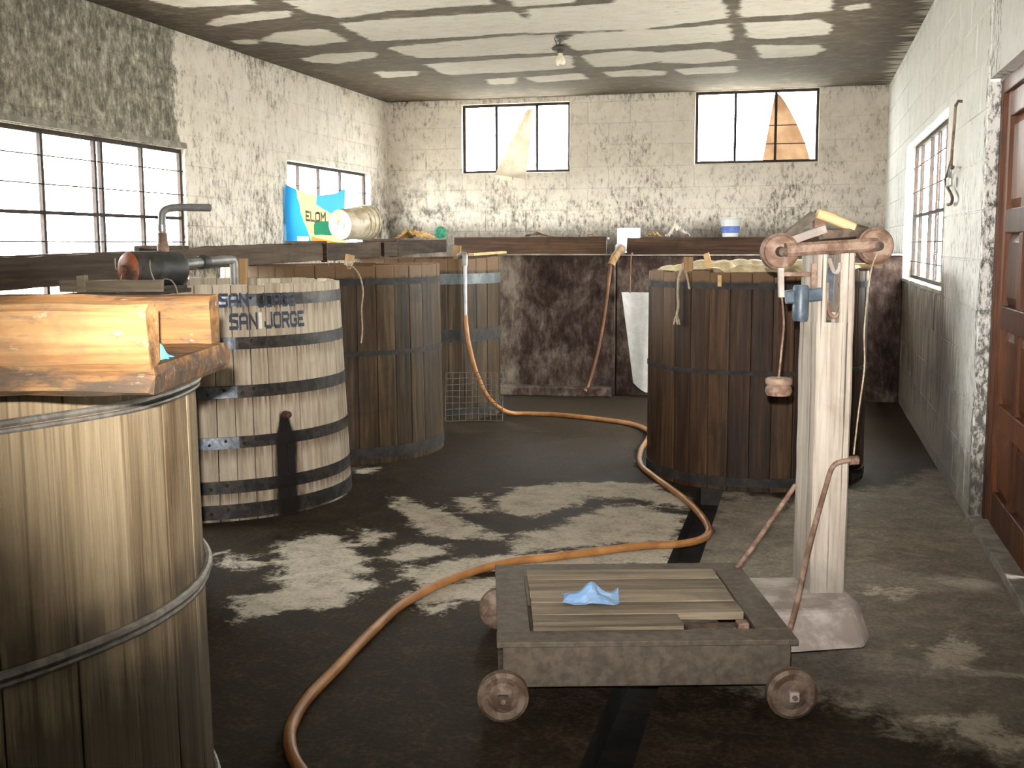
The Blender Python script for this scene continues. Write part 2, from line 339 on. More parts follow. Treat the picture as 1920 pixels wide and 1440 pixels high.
def mk_translucent(name, c1, c2, scale):
    n = N(name); v = n.noise(n.obj(), scale, 4, 0.6)
    col = n.mix(n.sm(v, 0.35, 0.65), c1, c2)
    d = n.n('ShaderNodeBsdfDiffuse'); t = n.n('ShaderNodeBsdfTranslucent'); mx = n.n('ShaderNodeMixShader'); mx.inputs[0].default_value = 0.10
    n.put(d.inputs[0], col); n.put(t.inputs[0], col)
    n.t.links.new(d.outputs[0], mx.inputs[1]); n.t.links.new(t.outputs[0], mx.inputs[2]); n.t.links.new(mx.outputs[0], n.out.inputs[0])
    return n.m
MAT['rag'] = mk_translucent('thin_cream_plastic', (0.36, 0.30, 0.23), (0.48, 0.42, 0.33), 5)
MAT['sacktan'] = mk_translucent('thin_tan_sacking', (0.20, 0.11, 0.06), (0.30, 0.19, 0.11), 4)
def mk_sack():
    n = N('printed_sack'); u = n.sep(n.uv())
    x, y = u[0], u[1]
    wv = n.mul(n.sub(n.noise(n.uv(), 5, 3), 0.5), 0.10)
    blue = (0.03, 0.26, 0.56); cream = (0.52, 0.40, 0.21)
    col = n.mix(n.math('GREATER_THAN', n.add(n.add(x, wv), n.mul(y, 0.28)), 0.42), blue, cream)
    up = n.math('GREATER_THAN', n.add(n.sub(y, n.mul(n.sub(1.0, x), 0.62)), wv), 0.50)
    rt = n.math('GREATER_THAN', x, 0.5)
    col = n.mix(n.mul(up, rt), col, (0.05, 0.25, 0.50))
    gr = n.mul(n.math('GREATER_THAN', n.add(x, wv), 0.47), n.mul(n.math('LESS_THAN', y, 0.50), n.math('GREATER_THAN', n.add(y, wv), 0.24)))
    col = n.mix(gr, col, (0.02, 0.13, 0.075))
    og = n.mul(n.math('GREATER_THAN', x, 0.40), n.math('LESS_THAN', n.add(y, n.mul(x, 0.3)), 0.34))
    col = n.mix(og, col, (0.72, 0.20, 0.035))
    wh = n.mul(n.math('GREATER_THAN', x, 0.14), n.mul(n.math('LESS_THAN', x, 0.34), n.math('LESS_THAN', n.add(y, wv), 0.20)))
    col = n.mix(wh, col, (0.72, 0.68, 0.56))
    d = n.n('ShaderNodeBsdfDiffuse'); t = n.n('ShaderNodeBsdfTranslucent'); mx = n.n('ShaderNodeMixShader'); mx.inputs[0].default_value = 0.10
    n.put(d.inputs[0], col); n.put(t.inputs[0], col)
    n.t.links.new(d.outputs[0], mx.inputs[1]); n.t.links.new(t.outputs[0], mx.inputs[2]); n.t.links.new(mx.outputs[0], n.out.inputs[0])
    MAT['printed'] = n.m
mk_sack()

# ------------------------------------------------------------------ mesh helpers
ROOTM = {}
def frame_of(d, up=(0, 0, 1)):
    d = Vector(d).normalized(); up = Vector(up)
    if abs(d.dot(up)) > 0.98: up = Vector((0, 1, 0))
    s = d.cross(up).normalized(); return d, s, s.cross(d)

class MB:
    def __init__(s): s.v = []; s.f = []; s.uv = None
    def add(s, vs, fs):
        b = len(s.v); s.v += [tuple(v) for v in vs]; s.f += [tuple(i+b for i in f) for f in fs]; return s
    def box(s, c, size, m=None):
        x, y, z = (k/2 for k in size); c = Vector(c)
        P = [Vector((i*x, j*y, k*z)) for i in (-1, 1) for j in (-1, 1) for k in (-1, 1)]
        if m is not None: P = [m @ p for p in P]
        return s.add([c+p for p in P], [(0, 1, 3, 2), (4, 6, 7, 5), (0, 4, 5, 1), (2, 3, 7, 6), (0, 2, 6, 4), (1, 5, 7, 3)])
    def bar(s, p0, p1, w, h, up=(0, 0, 1), n=1, rough=0.0, seed=0.0, ch=0.0):
        # a plank: w across, h along up; rough > 0 gives hewn edges
        p0, p1 = Vector(p0), Vector(p1); d, sd, u = frame_of(p1-p0, up); c = ch if ch > 0 else min(w, h)*0.06
        prof = [(-w/2+c, -h/2), (w/2-c, -h/2), (w/2, -h/2+c), (w/2, h/2-c), (w/2-c, h/2), (-w/2+c, h/2), (-w/2, h/2-c), (-w/2, -h/2+c)]
        b = len(s.v)
        for i in range(n+1):
            q = p0.lerp(p1, i/n)
            for k, (a, e) in enumerate(prof):
                pt = q + sd*a + u*e
                if rough > 0:
                    nv = mnoise.noise_vector(pt*7.0 + Vector((seed, seed*2, k*0.7)))
                    pt = pt + sd*nv.x*rough + u*nv.y*rough + (d*nv.z*rough*1.5 if i in (0, n) else Vector((0, 0, 0)))
                s.v.append(tuple(pt))
        for i in range(n):
            for k in range(8):
                a0 = b+i*8+k; a1 = b+i*8+(k+1) % 8
                s.f.append((a0, a1, a1+8, a0+8))
        s.f.append(tuple(b+k for k in range(7, -1, -1))); s.f.append(tuple(b+n*8+k for k in range(8)))
        return s
    def tube(s, pts, r, seg=10, cap=True):
        pts = [Vector(p) for p in pts]; n = len(pts); b = len(s.v); up = Vector((0.13, 0.21, 1)).normalized(); prev = None
        for i, p in enumerate(pts):
            d = (pts[min(i+1, n-1)] - pts[max(i-1, 0)]).normalized()
            if prev is None: a = d.cross(up).normalized() if abs(d.dot(up)) < 0.97 else d.cross(Vector((1, 0, 0))).normalized()
            else: a = (prev - d*prev.dot(d)).normalized()
            prev = a; e = d.cross(a); rr = r[i] if isinstance(r, (list, tuple)) else r
            for k in range(seg):
                t = 2*math.pi*k/seg; s.v.append(tuple(p + a*math.cos(t)*rr + e*math.sin(t)*rr))
        for i in range(n-1):
            for k in range(seg):
                k2 = (k+1) % seg; s.f.append((b+i*seg+k, b+i*seg+k2, b+(i+1)*seg+k2, b+(i+1)*seg+k))
        if cap:
            s.f.append(tuple(b+k for k in range(seg-1, -1, -1))); s.f.append(tuple(b+(n-1)*seg+k for k in range(seg)))
        return s
    def lathe(s, prof, seg, org, axis=(0, 0, 1), closed=False):
        d, a, e = frame_of(axis); org = Vector(org); b = len(s.v); n = len(prof)
        for r, z in prof:
            for k in range(seg):
                t = 2*math.pi*k/seg; s.v.append(tuple(org + d*z + a*(r*math.cos(t)) + e*(r*math.sin(t))))
        for i in range(n if closed else n-1):
            j = (i+1) % n
            for k in range(seg):
                k2 = (k+1) % seg; s.f.append((b+i*seg+k, b+i*seg+k2, b+j*seg+k2, b+j*seg+k))
        if not closed:
            if prof[0][0] > 1e-5: s.f.append(tuple(b+k for k in range(seg-1, -1, -1)))
            if prof[-1][0] > 1e-5: s.f.append(tuple(b+(n-1)*seg+k for k in range(seg)))
        return s
    def grid(s, nu, nv, fn, uv=False):
        b = len(s.v)
        for i in range(nu+1):
            for j in range(nv+1): s.v.append(tuple(fn(i/nu, j/nv)))
        for i in range(nu):
            for j in range(nv):
                a = b+i*(nv+1)+j; s.f.append((a, a+nv+1, a+nv+2, a+1))
        if uv: s.uv = [(i/nu, j/nv) for i in range(nu+1) for j in range(nv+1)]
        return s
    def build(s, name, mat, parent=None, smooth=False, bevel=0.0, solid=0.0):
        vs = s.v
        if parent is not None and parent.name in ROOTM:
            inv = ROOTM[parent.name].inverted(); vs = [tuple(inv @ Vector(v)) for v in vs]
        me = bpy.data.meshes.new(name); me.from_pydata(vs, [], s.f); me.update()
        if s.uv:
            l = me.uv_layers.new(name='uv')
            for lp in me.loops: l.data[lp.index].uv = s.uv[lp.vertex_index]
        if smooth:
            me.polygons.foreach_set('use_smooth', [True]*len(me.polygons))
        o = bpy.data.objects.new(name, me); COL.objects.link(o)
        if mat is not None: me.materials.append(MAT[mat] if isinstance(mat, str) else mat)
        if parent is not None:
            o.parent = parent
            if parent.name in ROOTM: ROOTM[o.name] = ROOTM[parent.name]
        if solid:
            q = o.modifiers.new('thick', 'SOLIDIFY'); q.thickness = solid; q.offset = 0
        if bevel:
            q = o.modifiers.new('bevel', 'BEVEL'); q.width = bevel; q.segments = 2; q.limit_method = 'ANGLE'
        if smooth:
            q = o.modifiers.new('smooth', 'EDGE_SPLIT'); q.split_angle = R(42)
        return o

def root(name, label, cat, loc, rz=0.0, group=None):
    o = bpy.data.objects.new(name, None); COL.objects.link(o); o.location = loc; o.rotation_euler = (0, 0, rz)
    o.empty_display_size = 0.1; ROOTM[o.name] = Matrix.Translation(loc) @ Matrix.Rotation(rz, 4, 'Z')
    o['label'] = label; o['category'] = cat
    if group: o['group'] = group
    return o
def tag(o, label, cat, group=None, kind=None):
    o['label'] = label; o['category'] = cat
    if group: o['group'] = group
    if kind: o['kind'] = kind
    return o
def struct(o, label=None):
    o['kind'] = 'structure'
    if label: o['label'] = label
    return o
def smoothpath(P, k=6):
    P = [Vector(p) for p in P]; out = []
    for i in range(len(P)-1):
        p0, p1, p2, p3 = P[max(i-1, 0)], P[i], P[i+1], P[min(i+2, len(P)-1)]
        for j in range(k):
            t = j/k
            out.append(0.5*((2*p1) + (p2-p0)*t + (2*p0-5*p1+4*p2-p3)*t*t + (3*p1-p0-3*p2+p3)*t**3))
    out.append(P[-1]); return out

# ------------------------------------------------------------------ the room
def sdf(px, py, polys):
    best = np.full(px.shape, -9.0)
    for P in polys:
        P = np.array(P); n = len(P); d = np.full(px.shape, 1e9); ins = np.zeros(px.shape, bool)
        for i in range(n):
            a, b = P[i], P[(i+1) % n]; e = b-a
            t = np.clip(((px-a[0])*e[0]+(py-a[1])*e[1])/(e@e+1e-12), 0, 1)
            d = np.minimum(d, np.hypot(px-a[0]-t*e[0], py-a[1]-t*e[1]))
            c = ((a[1] > py) != (b[1] > py)) & (px < (b[0]-a[0])*(py-a[1])/((b[1]-a[1]) if b[1] != a[1] else 1e-9)+a[0])
            ins ^= c
        best = np.maximum(best, np.where(ins, d, -d))
    return np.clip(best, -0.6, 0.6)

PALE = [[(-2.48, 4.58), (-2.42, 4.67), (-2.38, 4.76), (-2.51, 5.08), (-2.73, 5.54), (-2.65, 5.75), (-2.45, 5.75), (-2.26, 5.54), (-2.15, 5.36), (-2.03, 5.15), (-2.08, 5.01), (-1.94, 5.0), (-1.96, 4.79), (-1.96, 4.59), (-2.09, 4.52), (-2.23, 4.45), (-2.32, 4.29)], [(-2.99, 5.37), (-2.8, 5.26), (-2.63, 5.15), (-2.6, 5.02), (-2.76, 5.02)], [(-2.45, 5.89), (-2.31, 5.97), (-2.21, 5.86), (-2.2, 5.61), (-2.25, 5.63)], [(-2.52, 6.68), (-2.48, 6.8), (-2.38, 6.71), (-2.03, 6.44), (-1.82, 6.17), (-1.52, 5.94), (-1.42, 6.14), (-1.32, 6.35), (-1.14, 6.9), (-0.85, 6.86), (-0.64, 6.7), (-0.62, 6.1), (-1.44, 5.64), (-1.53, 5.88), (-1.85, 5.86), (-2.05, 5.93), (-2.24, 6.26)], [(-2.11, 6.78), (-1.98, 7.0), (-1.83, 6.49), (-1.93, 6.43)], [(-1.88, 6.83), (-1.81, 7.24), (-1.58, 7.47), (-1.21, 7.56), (-0.93, 7.54), (-0.69, 7.19), (-0.64, 6.84), (-0.97, 7.05), (-1.29, 7.05), (-1.32, 6.82), (-1.55, 6.42), (-1.68, 6.46)], [(-2.07, 5.38), (-2.07, 5.67), (-1.97, 5.72), (-1.82, 5.7), (-1.73, 5.57), (-1.84, 5.49), (-1.9, 5.33)], [(-1.91, 5.23), (-1.7, 5.47), (-1.43, 5.61), (-0.63, 6.04), (-0.61, 5.64), (-1.39, 5.35), (-1.47, 5.24), (-1.6, 4.99), (-1.84, 5.02)], [(-1.76, 4.79), (-1.66, 5.02), (-1.4, 5.26), (-1.27, 4.8), (-1.47, 4.82), (-1.52, 4.59)], [(-3.11, 7.57), (-2.97, 7.7), (-2.88, 7.57), (-3.02, 7.4)], [(0.50, 4.62), (0.60, 4.85), (0.74, 4.72), (0.66, 4.45), (0.56, 4.42)], [(0.30, 5.35), (0.42, 5.5), (0.55, 5.42), (0.45, 5.28)], [(0.44, 3.95), (0.60, 4.02), (0.80, 3.85), (0.70, 3.72), (0.52, 3.84)]]
GREY = [[(-0.46, 7.54), (-0.31, 7.32), (0.02, 7.32), (0.48, 7.75), (0.72, 8.0), (0.85, 8.35), (1.1, 8.7), (1.1, 6.97), (1.1, 4.51), (0.9, 3.4), (0.58, 3.70), (0.38, 3.86), (0.18, 4.05), (-0.16, 4.07), (-0.49, 4.26), (-0.6, 5.61)]]
TX0, TX1, TY0, TY1 = -0.63, -0.47, 0.2, 7.62
def make_floor():
    xs = sorted(set([round(v, 3) for v in np.arange(-5.8, 1.25, 0.06)] + [TX0, TX1, 1.25])); ys = sorted(set([round(v, 3) for v in np.arange(YF-0.2, 15.35, 0.07)] + [TY0, TY1]))
    xs = [x for x in xs if x in (TX0, TX1) or (abs(x-TX0) > 0.012 and abs(x-TX1) > 0.012)]
    nx, ny = len(xs), len(ys)
    gx, gy = np.meshgrid(xs, ys, indexing='ij'); gz = np.zeros_like(gx)
    v = np.stack([gx, gy, gz], -1).reshape(-1, 3); f = []; edge = []
    def inside(i, j): return xs[i] >= TX0-1e-6 and xs[i+1] <= TX1+1e-6 and ys[j] >= TY0-1e-6 and ys[j+1] <= TY1+1e-6
    for i in range(nx-1):
        for j in range(ny-1):
            if not inside(i, j): f.append((i*ny+j, (i+1)*ny+j, (i+1)*ny+j+1, i*ny+j+1))
    me = bpy.data.meshes.new('floor'); me.from_pydata([tuple(p) for p in v], [], f); me.update()
    a = me.attributes.new('pale', 'FLOAT', 'POINT'); a.data.foreach_set('value', sdf(v[:, 0], v[:, 1], PALE).astype(np.float32))
    a = me.attributes.new('grey', 'FLOAT', 'POINT'); a.data.foreach_set('value', sdf(v[:, 0], v[:, 1], GREY).astype(np.float32))
    o = bpy.data.objects.new('floor', me); COL.objects.link(o); me.materials.append(MAT['floor']); struct(o)
    d = 0.14; m = MB()
    q = [(TX0, TY0), (TX1, TY0), (TX1, TY1), (TX0, TY1)]
    m.add([(x, y, 0) for x, y in q] + [(x, y, -d) for x, y in q], [(4, 5, 6, 7), (0, 4, 7, 3), (1, 2, 6, 5), (0, 1, 5, 4), (3, 7, 6, 2)])
    c = m.build('drain_channel', 'trench', o); c['label'] = 'narrow black slimy drain channel cut into the floor'
make_floor()

PATCH = [[(-5.14, 9.39), (-4.77, 9.13), (-4.24, 9.09), (-4.35, 9.3), (-5.14, 9.5)], [(-5.07, 10.32), (-4.77, 9.99), (-4.27, 9.9), (-4.33, 10.53), (-4.79, 10.66)], [(-5.33, 10.25), (-5.13, 10.25), (-5.21, 10.42), (-5.35, 10.41)], [(-5.15, 11.39), (-4.83, 11.19), (-4.3, 11.19), (-4.38, 11.46), (-4.95, 11.75), (-5.15, 11.62)], [(-4.74, 12.47), (-4.3, 12.51), (-4.4, 12.83), (-4.8, 12.9)], [(-4.08, 8.72), (-3.3, 8.8), (-3.3, 9.25), (-3.94, 9.44), (-4.06, 9.23)], [(-3.28, 8.77), (-2.44, 8.87), (-2.53, 9.23), (-3.29, 9.3)], [(-4.01, 9.7), (-3.42, 9.65), (-2.44, 9.62), (-2.4, 10.03), (-1.66, 9.88), (-1.75, 10.37), (-2.43, 10.51), (-2.69, 10.55), (-4.05, 10.6), (-4.04, 10.36)], [(-2.33, 9.15), (-1.84, 9.2), (-1.87, 9.37), (-2.32, 9.38)], [(-2.29, 9.57), (-1.6, 9.53), (-1.67, 9.93), (-2.32, 10.05)], [(-4.04, 10.99), (-3.25, 10.82), (-2.73, 10.72), (-2.31, 10.72), (-2.54, 11.68), (-3.33, 11.67), (-3.9, 11.69), (-4.02, 11.34)], [(-4.01, 12.09), (-3.21, 12.0), (-2.42, 11.92), (-2.55, 12.74), (-3.33, 12.86), (-4.04, 12.84)], [(-3.68, 13.36), (-3.34, 13.31), (-3.48, 13.75), (-3.74, 13.78)], [(-3.22, 13.34), (-2.55, 13.17), (-2.54, 13.62), (-3.15, 13.74)], [(-2.24, 9.58), (-1.58, 9.53), (-1.46, 9.35), (-0.73, 9.42), (-0.7, 10.34), (-0.96, 10.43), (-1.5, 10.65), (-2.2, 10.57), (-2.49, 10.61)], [(-2.12, 10.77), (-1.27, 10.74), (-0.74, 10.64), (-0.73, 11.45), (-1.47, 11.57), (-2.26, 11.62), (-2.28, 11.15)], [(-2.28, 11.96), (-1.8, 11.81), (-1.54, 11.95), (-1.53, 12.54), (-1.94, 12.75), (-2.26, 12.74)], [(-1.51, 12.03), (-0.96, 11.93), (-0.78, 12.3), (-0.77, 12.65), (-1.17, 12.8), (-1.51, 12.63)], [(-2.24, 13.17), (-1.84, 13.1), (-1.59, 13.29), (-1.64, 13.56), (-2.21, 13.53)], [(-1.44, 13.17), (-0.81, 13.11), (-0.82, 13.56), (-1.37, 13.59)], [(-0.52, 9.64), (0.14, 9.65), (0.15, 10.23), (-0.22, 10.33), (-0.56, 10.33)], [(-0.55, 10.64), (0.04, 10.65), (0.18, 10.95), (0.13, 11.39), (-0.44, 11.47), (-0.54, 11.32)], [(-0.5, 11.83), (0.06, 11.99), (0.12, 12.27), (-0.0, 12.59), (-0.46, 12.64)], [(0.29, 10.13), (0.44, 10.06), (0.43, 10.24), (0.33, 10.28)]]
for cx0, cx1 in ((-5.1, -4.3), (-4.05, -3.3), (-3.25, -2.5), (-2.3, -1.55), (-1.5, -0.75), (-0.55, 0.15)):     # the same stains go on over the near half
    for k in range(9):
        y0 = 8.35-1.13*k
        PATCH.append([(cx0+random.uniform(0, .1), y0-0.35), (cx0, y0), (cx0+.1, y0+.36), (cx1-.1, y0+.4), (cx1, y0+.1), (cx1-random.uniform(0, .1), y0-.38)])
def make_ceiling():
    xs = np.arange(-5.8, 1.26, 0.06); ys = np.arange(YF-0.2, 15.36, 0.06); nx, ny = len(xs), len(ys)
    gx, gy = np.meshgrid(xs, ys, indexing='ij'); v = np.stack([gx, gy, np.full_like(gx, ZC)], -1).reshape(-1, 3)
    f = [(i*ny+j, i*ny+j+1, (i+1)*ny+j+1, (i+1)*ny+j) for i in range(nx-1) for j in range(ny-1)]
    me = bpy.data.meshes.new('ceiling'); me.from_pydata([tuple(p) for p in v], [], f); me.update()
    a = me.attributes.new('patch', 'FLOAT', 'POINT'); a.data.foreach_set('value', sdf(v[:, 0], v[:, 1], PATCH).astype(np.float32))
    o = bpy.data.objects.new('ceiling', me); COL.objects.link(o); me.materials.append(MAT['ceiling']); struct(o)
    q = o.modifiers.new('slab', 'SOLIDIFY'); q.thickness = 0.2; q.offset = -1
make_ceiling()

TH = 0.16
def wall(name, mat, a0, a1, z0, z1, holes, place):
    # one welded shell with openings; place(a, depth, z) -> world point, depth 0 = room face
    As = sorted({a0, a1, *[h[0] for h in holes], *[h[1] for h in holes]}); Zs = sorted({z0, z1, *[h[2] for h in holes], *[h[3] for h in holes]})
    na, nz = len(As)-1, len(Zs)-1
    solid = [[not any(h[0] <= (As[i]+As[i+1])/2 <= h[1] and h[2] <= (Zs[j]+Zs[j+1])/2 <= h[3] for h in holes) for j in range(nz)] for i in range(na)]
    m = MB(); idx = {}
    def V(i, j, d):
        if (i, j, d) not in idx: idx[(i, j, d)] = len(m.v); m.v.append(tuple(place(As[i], TH*d, Zs[j])))
        return idx[(i, j, d)]
    S_ = lambda i, j: 0 <= i < na and 0 <= j < nz and solid[i][j]
    for i in range(na):
        for j in range(nz):
            if not solid[i][j]: continue
            m.f.append((V(i, j, 0), V(i+1, j, 0), V(i+1, j+1, 0), V(i, j+1, 0)))
            m.f.append((V(i, j, 1), V(i, j+1, 1), V(i+1, j+1, 1), V(i+1, j, 1)))
            if not S_(i-1, j): m.f.append((V(i, j, 0), V(i, j+1, 0), V(i, j+1, 1), V(i, j, 1)))
            if not S_(i+1, j): m.f.append((V(i+1, j, 0), V(i+1, j, 1), V(i+1, j+1, 1), V(i+1, j+1, 0)))
            if not S_(i, j-1): m.f.append((V(i, j, 0), V(i, j, 1), V(i+1, j, 1), V(i+1, j, 0)))
            if not S_(i, j+1): m.f.append((V(i, j+1, 0), V(i+1, j+1, 0), V(i+1, j+1, 1), V(i, j+1, 1)))
    return struct(m.build(name, mat))

BLK = {}
def blocks(parent, mat, a0, a1, z0, holes, place, rz, seed):
    rg = random.Random(seed); ch, bl, gap, dep = 0.28, 0.56, 0.007, 0.006; k = 0
    z = 2.065 - ch*8
    while z < ZC:
        lo, hi = max(z, z0), min(z+ch, ZC)
        if hi-lo > 0.04:
            a = a0 - (bl/2 if k % 2 else 0)
            while a < a1:
                rects = [(max(a, a0)+gap/2, min(a+bl, a1)-gap/2, lo+gap/2, hi-gap/2)]
                for h in holes:
                    nx = []
                    for (x0, x1, y0, y1) in rects:
                        if x1 <= h[0] or x0 >= h[1] or y1 <= h[2] or y0 >= h[3]: nx.append((x0, x1, y0, y1)); continue
                        if x0 < h[0]: nx.append((x0, h[0], y0, y1))
                        if x1 > h[1]: nx.append((h[1], x1, y0, y1))
                        c0, c1 = max(x0, h[0]), min(x1, h[1])
                        if y0 < h[2]: nx.append((c0, c1, y0, h[2]))
                        if y1 > h[3]: nx.append((c0, c1, h[3], y1))
                    rects = nx
                for (x0, x1, y0, y1) in rects:
                    w, h_ = x1-x0, y1-y0
                    if w < 0.03 or h_ < 0.03: continue
                    key = (round(w, 3), round(h_, 3), mat)
                    if key not in BLK:
                        b = 0.004; X, Z = w/2, h_/2
                        me = bpy.data.meshes.new('block'); me.from_pydata([(-X, 0, -Z), (X, 0, -Z), (X, 0, Z), (-X, 0, Z), (-X+b, -dep, -Z+b), (X-b, -dep, -Z+b), (X-b, -dep, Z-b), (-X+b, -dep, Z-b)], [],
                            [(4, 5, 6, 7), (0, 1, 5, 4), (1, 2, 6, 5), (2, 3, 7, 6), (3, 0, 4, 7)]); me.update(); me.materials.append(MAT[mat]); BLK[key] = me
                    o = bpy.data.objects.new('block', BLK[key]); COL.objects.link(o); o.parent = parent
                    o.location = place((x0+x1)/2, 0, (y0+y1)/2); o.rotation_euler = (0, 0, rz); o.scale = (1, rg.uniform(0.6, 1.25), 1)
                a += bl
        z += ch; k += 1

W1 = (5.4, 9.69, 1.18, 2.49); W2 = (11.88, 14.42, 1.55, 2.55)
WA = (-4.53, -3.045, 2.57, 3.48); WB = (-1.40, 0.137, 2.635, 3.545); HOLE = (-2.40, -2.10, 1.50, 1.82)
WR = (8.75, 12.2, 1.26, 2.56); DR = (4.35, 6.9, 0.03, 2.50)
pl = lambda a, d, z: (XL-d, a, z); pb = lambda a, d, z: (a, YB+d, z); pr_ = lambda a, d, z: (XR+d, a, z)
wl = wall('wall_left', 'wall', YF, YB, -0.05, ZC+0.02, [W1, W2], pl)
blocks(wl, 'wall', 6.6, YB, 1.2, [W1, W2], pl, R(90), 1)
wb = wall('wall_back', 'wall_b', XL-TH, XR+TH, -0.05, ZC+0.02, [WA, WB, HOLE], pb)
blocks(wb, 'wall_b', XL, XR, 1.60, [WA, WB, HOLE], pb, 0, 2)
wr = wall('wall_right', 'wall_r', YF, YB, -0.05, ZC+0.02, [WR, DR], pr_)
blocks(wr, 'wall_r', 6.9, YB, 0.0, [WR, DR], pr_, R(-90), 3)
wf = wall('wall_front', 'wall', XL-TH, XR+TH, -0.05, ZC+0.02, [], lambda a, d, z: (a, YF-d, z))

g = MB().grid(1, 1, lambda u, v: (-60+120*u, -60+120*v, -0.22)).build('yard_ground', 'ground'); struct(g)

# lintel over the big left window, concrete
lin = MB().bar((XL+0.012, 6.6, 2.525), (XL+0.012, 9.70, 2.525), 0.03, 0.05, n=24, rough=0.006).build('trim_1', 'concrete'); struct(lin)

# windows: rusty iron frames, mullions, rods, panes
def window(name, place, a0, a1, z0, z1, mull, bars, rods, dep, mw=0.032, label=None, rodrange=None, skip=()):
    fr = MB(); w = 0.035
    rootm = MB()
    def bx(A0, A1, Z0, Z1, d0=0.0, th=0.03):
        m = MB(); c = [place(a, dep+d0+t, z) for a in (A0, A1) for t in (0, th) for z in (Z0, Z1)]
        return m.add(c, [(0, 1, 3, 2), (4, 6, 7, 5), (0, 4, 5, 1), (2, 3, 7, 6), (0, 2, 6, 4), (1, 5, 7, 3)])
    top = bx(a0, a1, z1-w, z1); o = top.build(name, 'window_iron'); struct(o, label)
    bx(a0, a1, z0, z0+w).build('frame_bar', 'window_iron', o); bx(a0, a0+w, z0+w, z1-w).build('frame_bar', 'window_iron', o); bx(a1-w, a1, z0+w, z1-w).build('frame_bar', 'window_iron', o)
    for a in mull: bx(a-mw/2, a+mw/2, z0+w, z1-w, -0.004, 0.034).build('mullion', 'window_iron', o)
    for z in bars: bx(a0+w, a1-w, z-0.014, z+0.014, -0.002, 0.03).build('glazing_bar', 'window_iron', o)
    for z in rods:
        r0, r1 = rodrange or (a0, a1)
        MB().tube([place(r0, dep-0.008, z), place(r1, dep-0.008, z)], 0.006, 6).build('safety_rod', 'window_iron', o)
    A = [a0+w] + [v for a in sorted(mull) for v in (a-mw/2, a+mw/2)] + [a1-w]; Z = [z0+w] + [v for z in sorted(bars) for v in (z-0.014, z+0.014)] + [z1-w]
    for i in range(0, len(A), 2):
        for j in range(0, len(Z), 2):
            if (i//2, j//2) in skip: continue
            bx(A[i], A[i+1], Z[j], Z[j+1], 0.012, 0.004).build('pane', 'pane', o)
    return o
window('window_1', pl, W1[0], W1[1], W1[2], W1[3], [7.66, 8.34, 8.43, 9.03, 6.9, 6.15], [1.86], [2.29, 2.075, 1.64], 0.03, label='large rusty iron window in the left wall')
window('window_2', pl, W2[0], W2[1], W2[2], W2[3], [12.35, 12.93, 13.60], [], [2.29], 0.08, label='small iron window behind the printed sack', mw=0.026)
window('window_3', pb, WA[0], WA[1], WA[2], WA[3], [-4.06, -3.50], [], [], 0.05, label='high back window with a rag stuck in it')
window('window_4', pb, WB[0], WB[1], WB[2], WB[3], [-0.895, -0.39], [], [3.10, 2.87], 0.05, label='high back window with tan sacking outside', rodrange=(-0.52, 0.0))
window('window_5', pr_, WR[0], WR[1], WR[2], WR[3], [9.62, 10.2, 10.75, 11.6], [1.87], [2.34, 2.10, 1.62, 1.43], 0.085, label='tall barred iron window in the right wall')
struct(MB().bar((XR+0.06, 8.75, 1.25), (XR+0.06, 12.2, 1.25), 0.15, 0.03, n=30, rough=0.008).build('trim_2', 'concrete'))

# the panelled door and its step
def door():
    X = XR+0.075; o = MB().box((X+0.03, 6.86, 1.26), (0.09, 0.08, 2.46)).build('door_1', 'w_door', bevel=0.006); struct(o, 'red-brown panelled wooden door in the right wall')
    MB().box((X+0.03, 5.585, 2.45), (0.09, 2.47, 0.08)).build('door_frame', 'w_door', o, bevel=0.006)
    MB().box((X+0.03, 4.39, 1.26), (0.09, 0.08, 2.46)).build('door_frame', 'w_door', o, bevel=0.006)
    for k, (y0, y1) in enumerate(((5.64, 6.81), (4.44, 5.62))):
        for y in (y0+0.06, y1-0.06): MB().box((X+0.03, y, 1.23), (0.05, 0.12, 2.40)).build('stile', 'w_door', o, bevel=0.006)
        for z, rh in ((0.125, 0.21), (0.66, 0.13), (1.20, 0.13), (1.72, 0.13), (2.34, 0.13)): MB().box((X+0.03, (y0+y1)/2, z), (0.05, y1-y0-0.24, rh), None).build('rail', 'w_door', o, bevel=0.006)
        MB().box((X+0.03, (y0+y1)/2, 1.23), (0.044, 0.10, 2.2)).build('muntin', 'w_door', o, bevel=0.006)
        for z0, z1 in ((0.225, 0.595), (0.725, 1.135), (1.265, 1.655), (1.785, 2.275)):
            for a, b in ((y0+0.12, (y0+y1)/2-0.05), ((y0+y1)/2+0.05, y1-0.12)):
                m = MB(); e = 0.05; xf = X+0.04; xb = X+0.02
                m.add([(xf, a, z0), (xf, b, z0), (xf, b, z1), (xf, a, z1), (xb, a+e, z0+e), (xb, b-e, z0+e), (xb, b-e, z1-e), (xb, a+e, z1-e)], [(4, 5, 6, 7), (0, 1, 5, 4), (1, 2, 6, 5), (2, 3, 7, 6), (3, 0, 4, 7), (3, 2, 1, 0)])
                m.build('door_panel', 'w_door', o)
    struct(MB().bar((XR+0.10, 4.3, 0.02), (XR+0.10, 6.98, 0.02), 0.22, 0.05, n=24, rough=0.006).build('trim_3', 'concrete'), 'grey concrete door sill')
door()

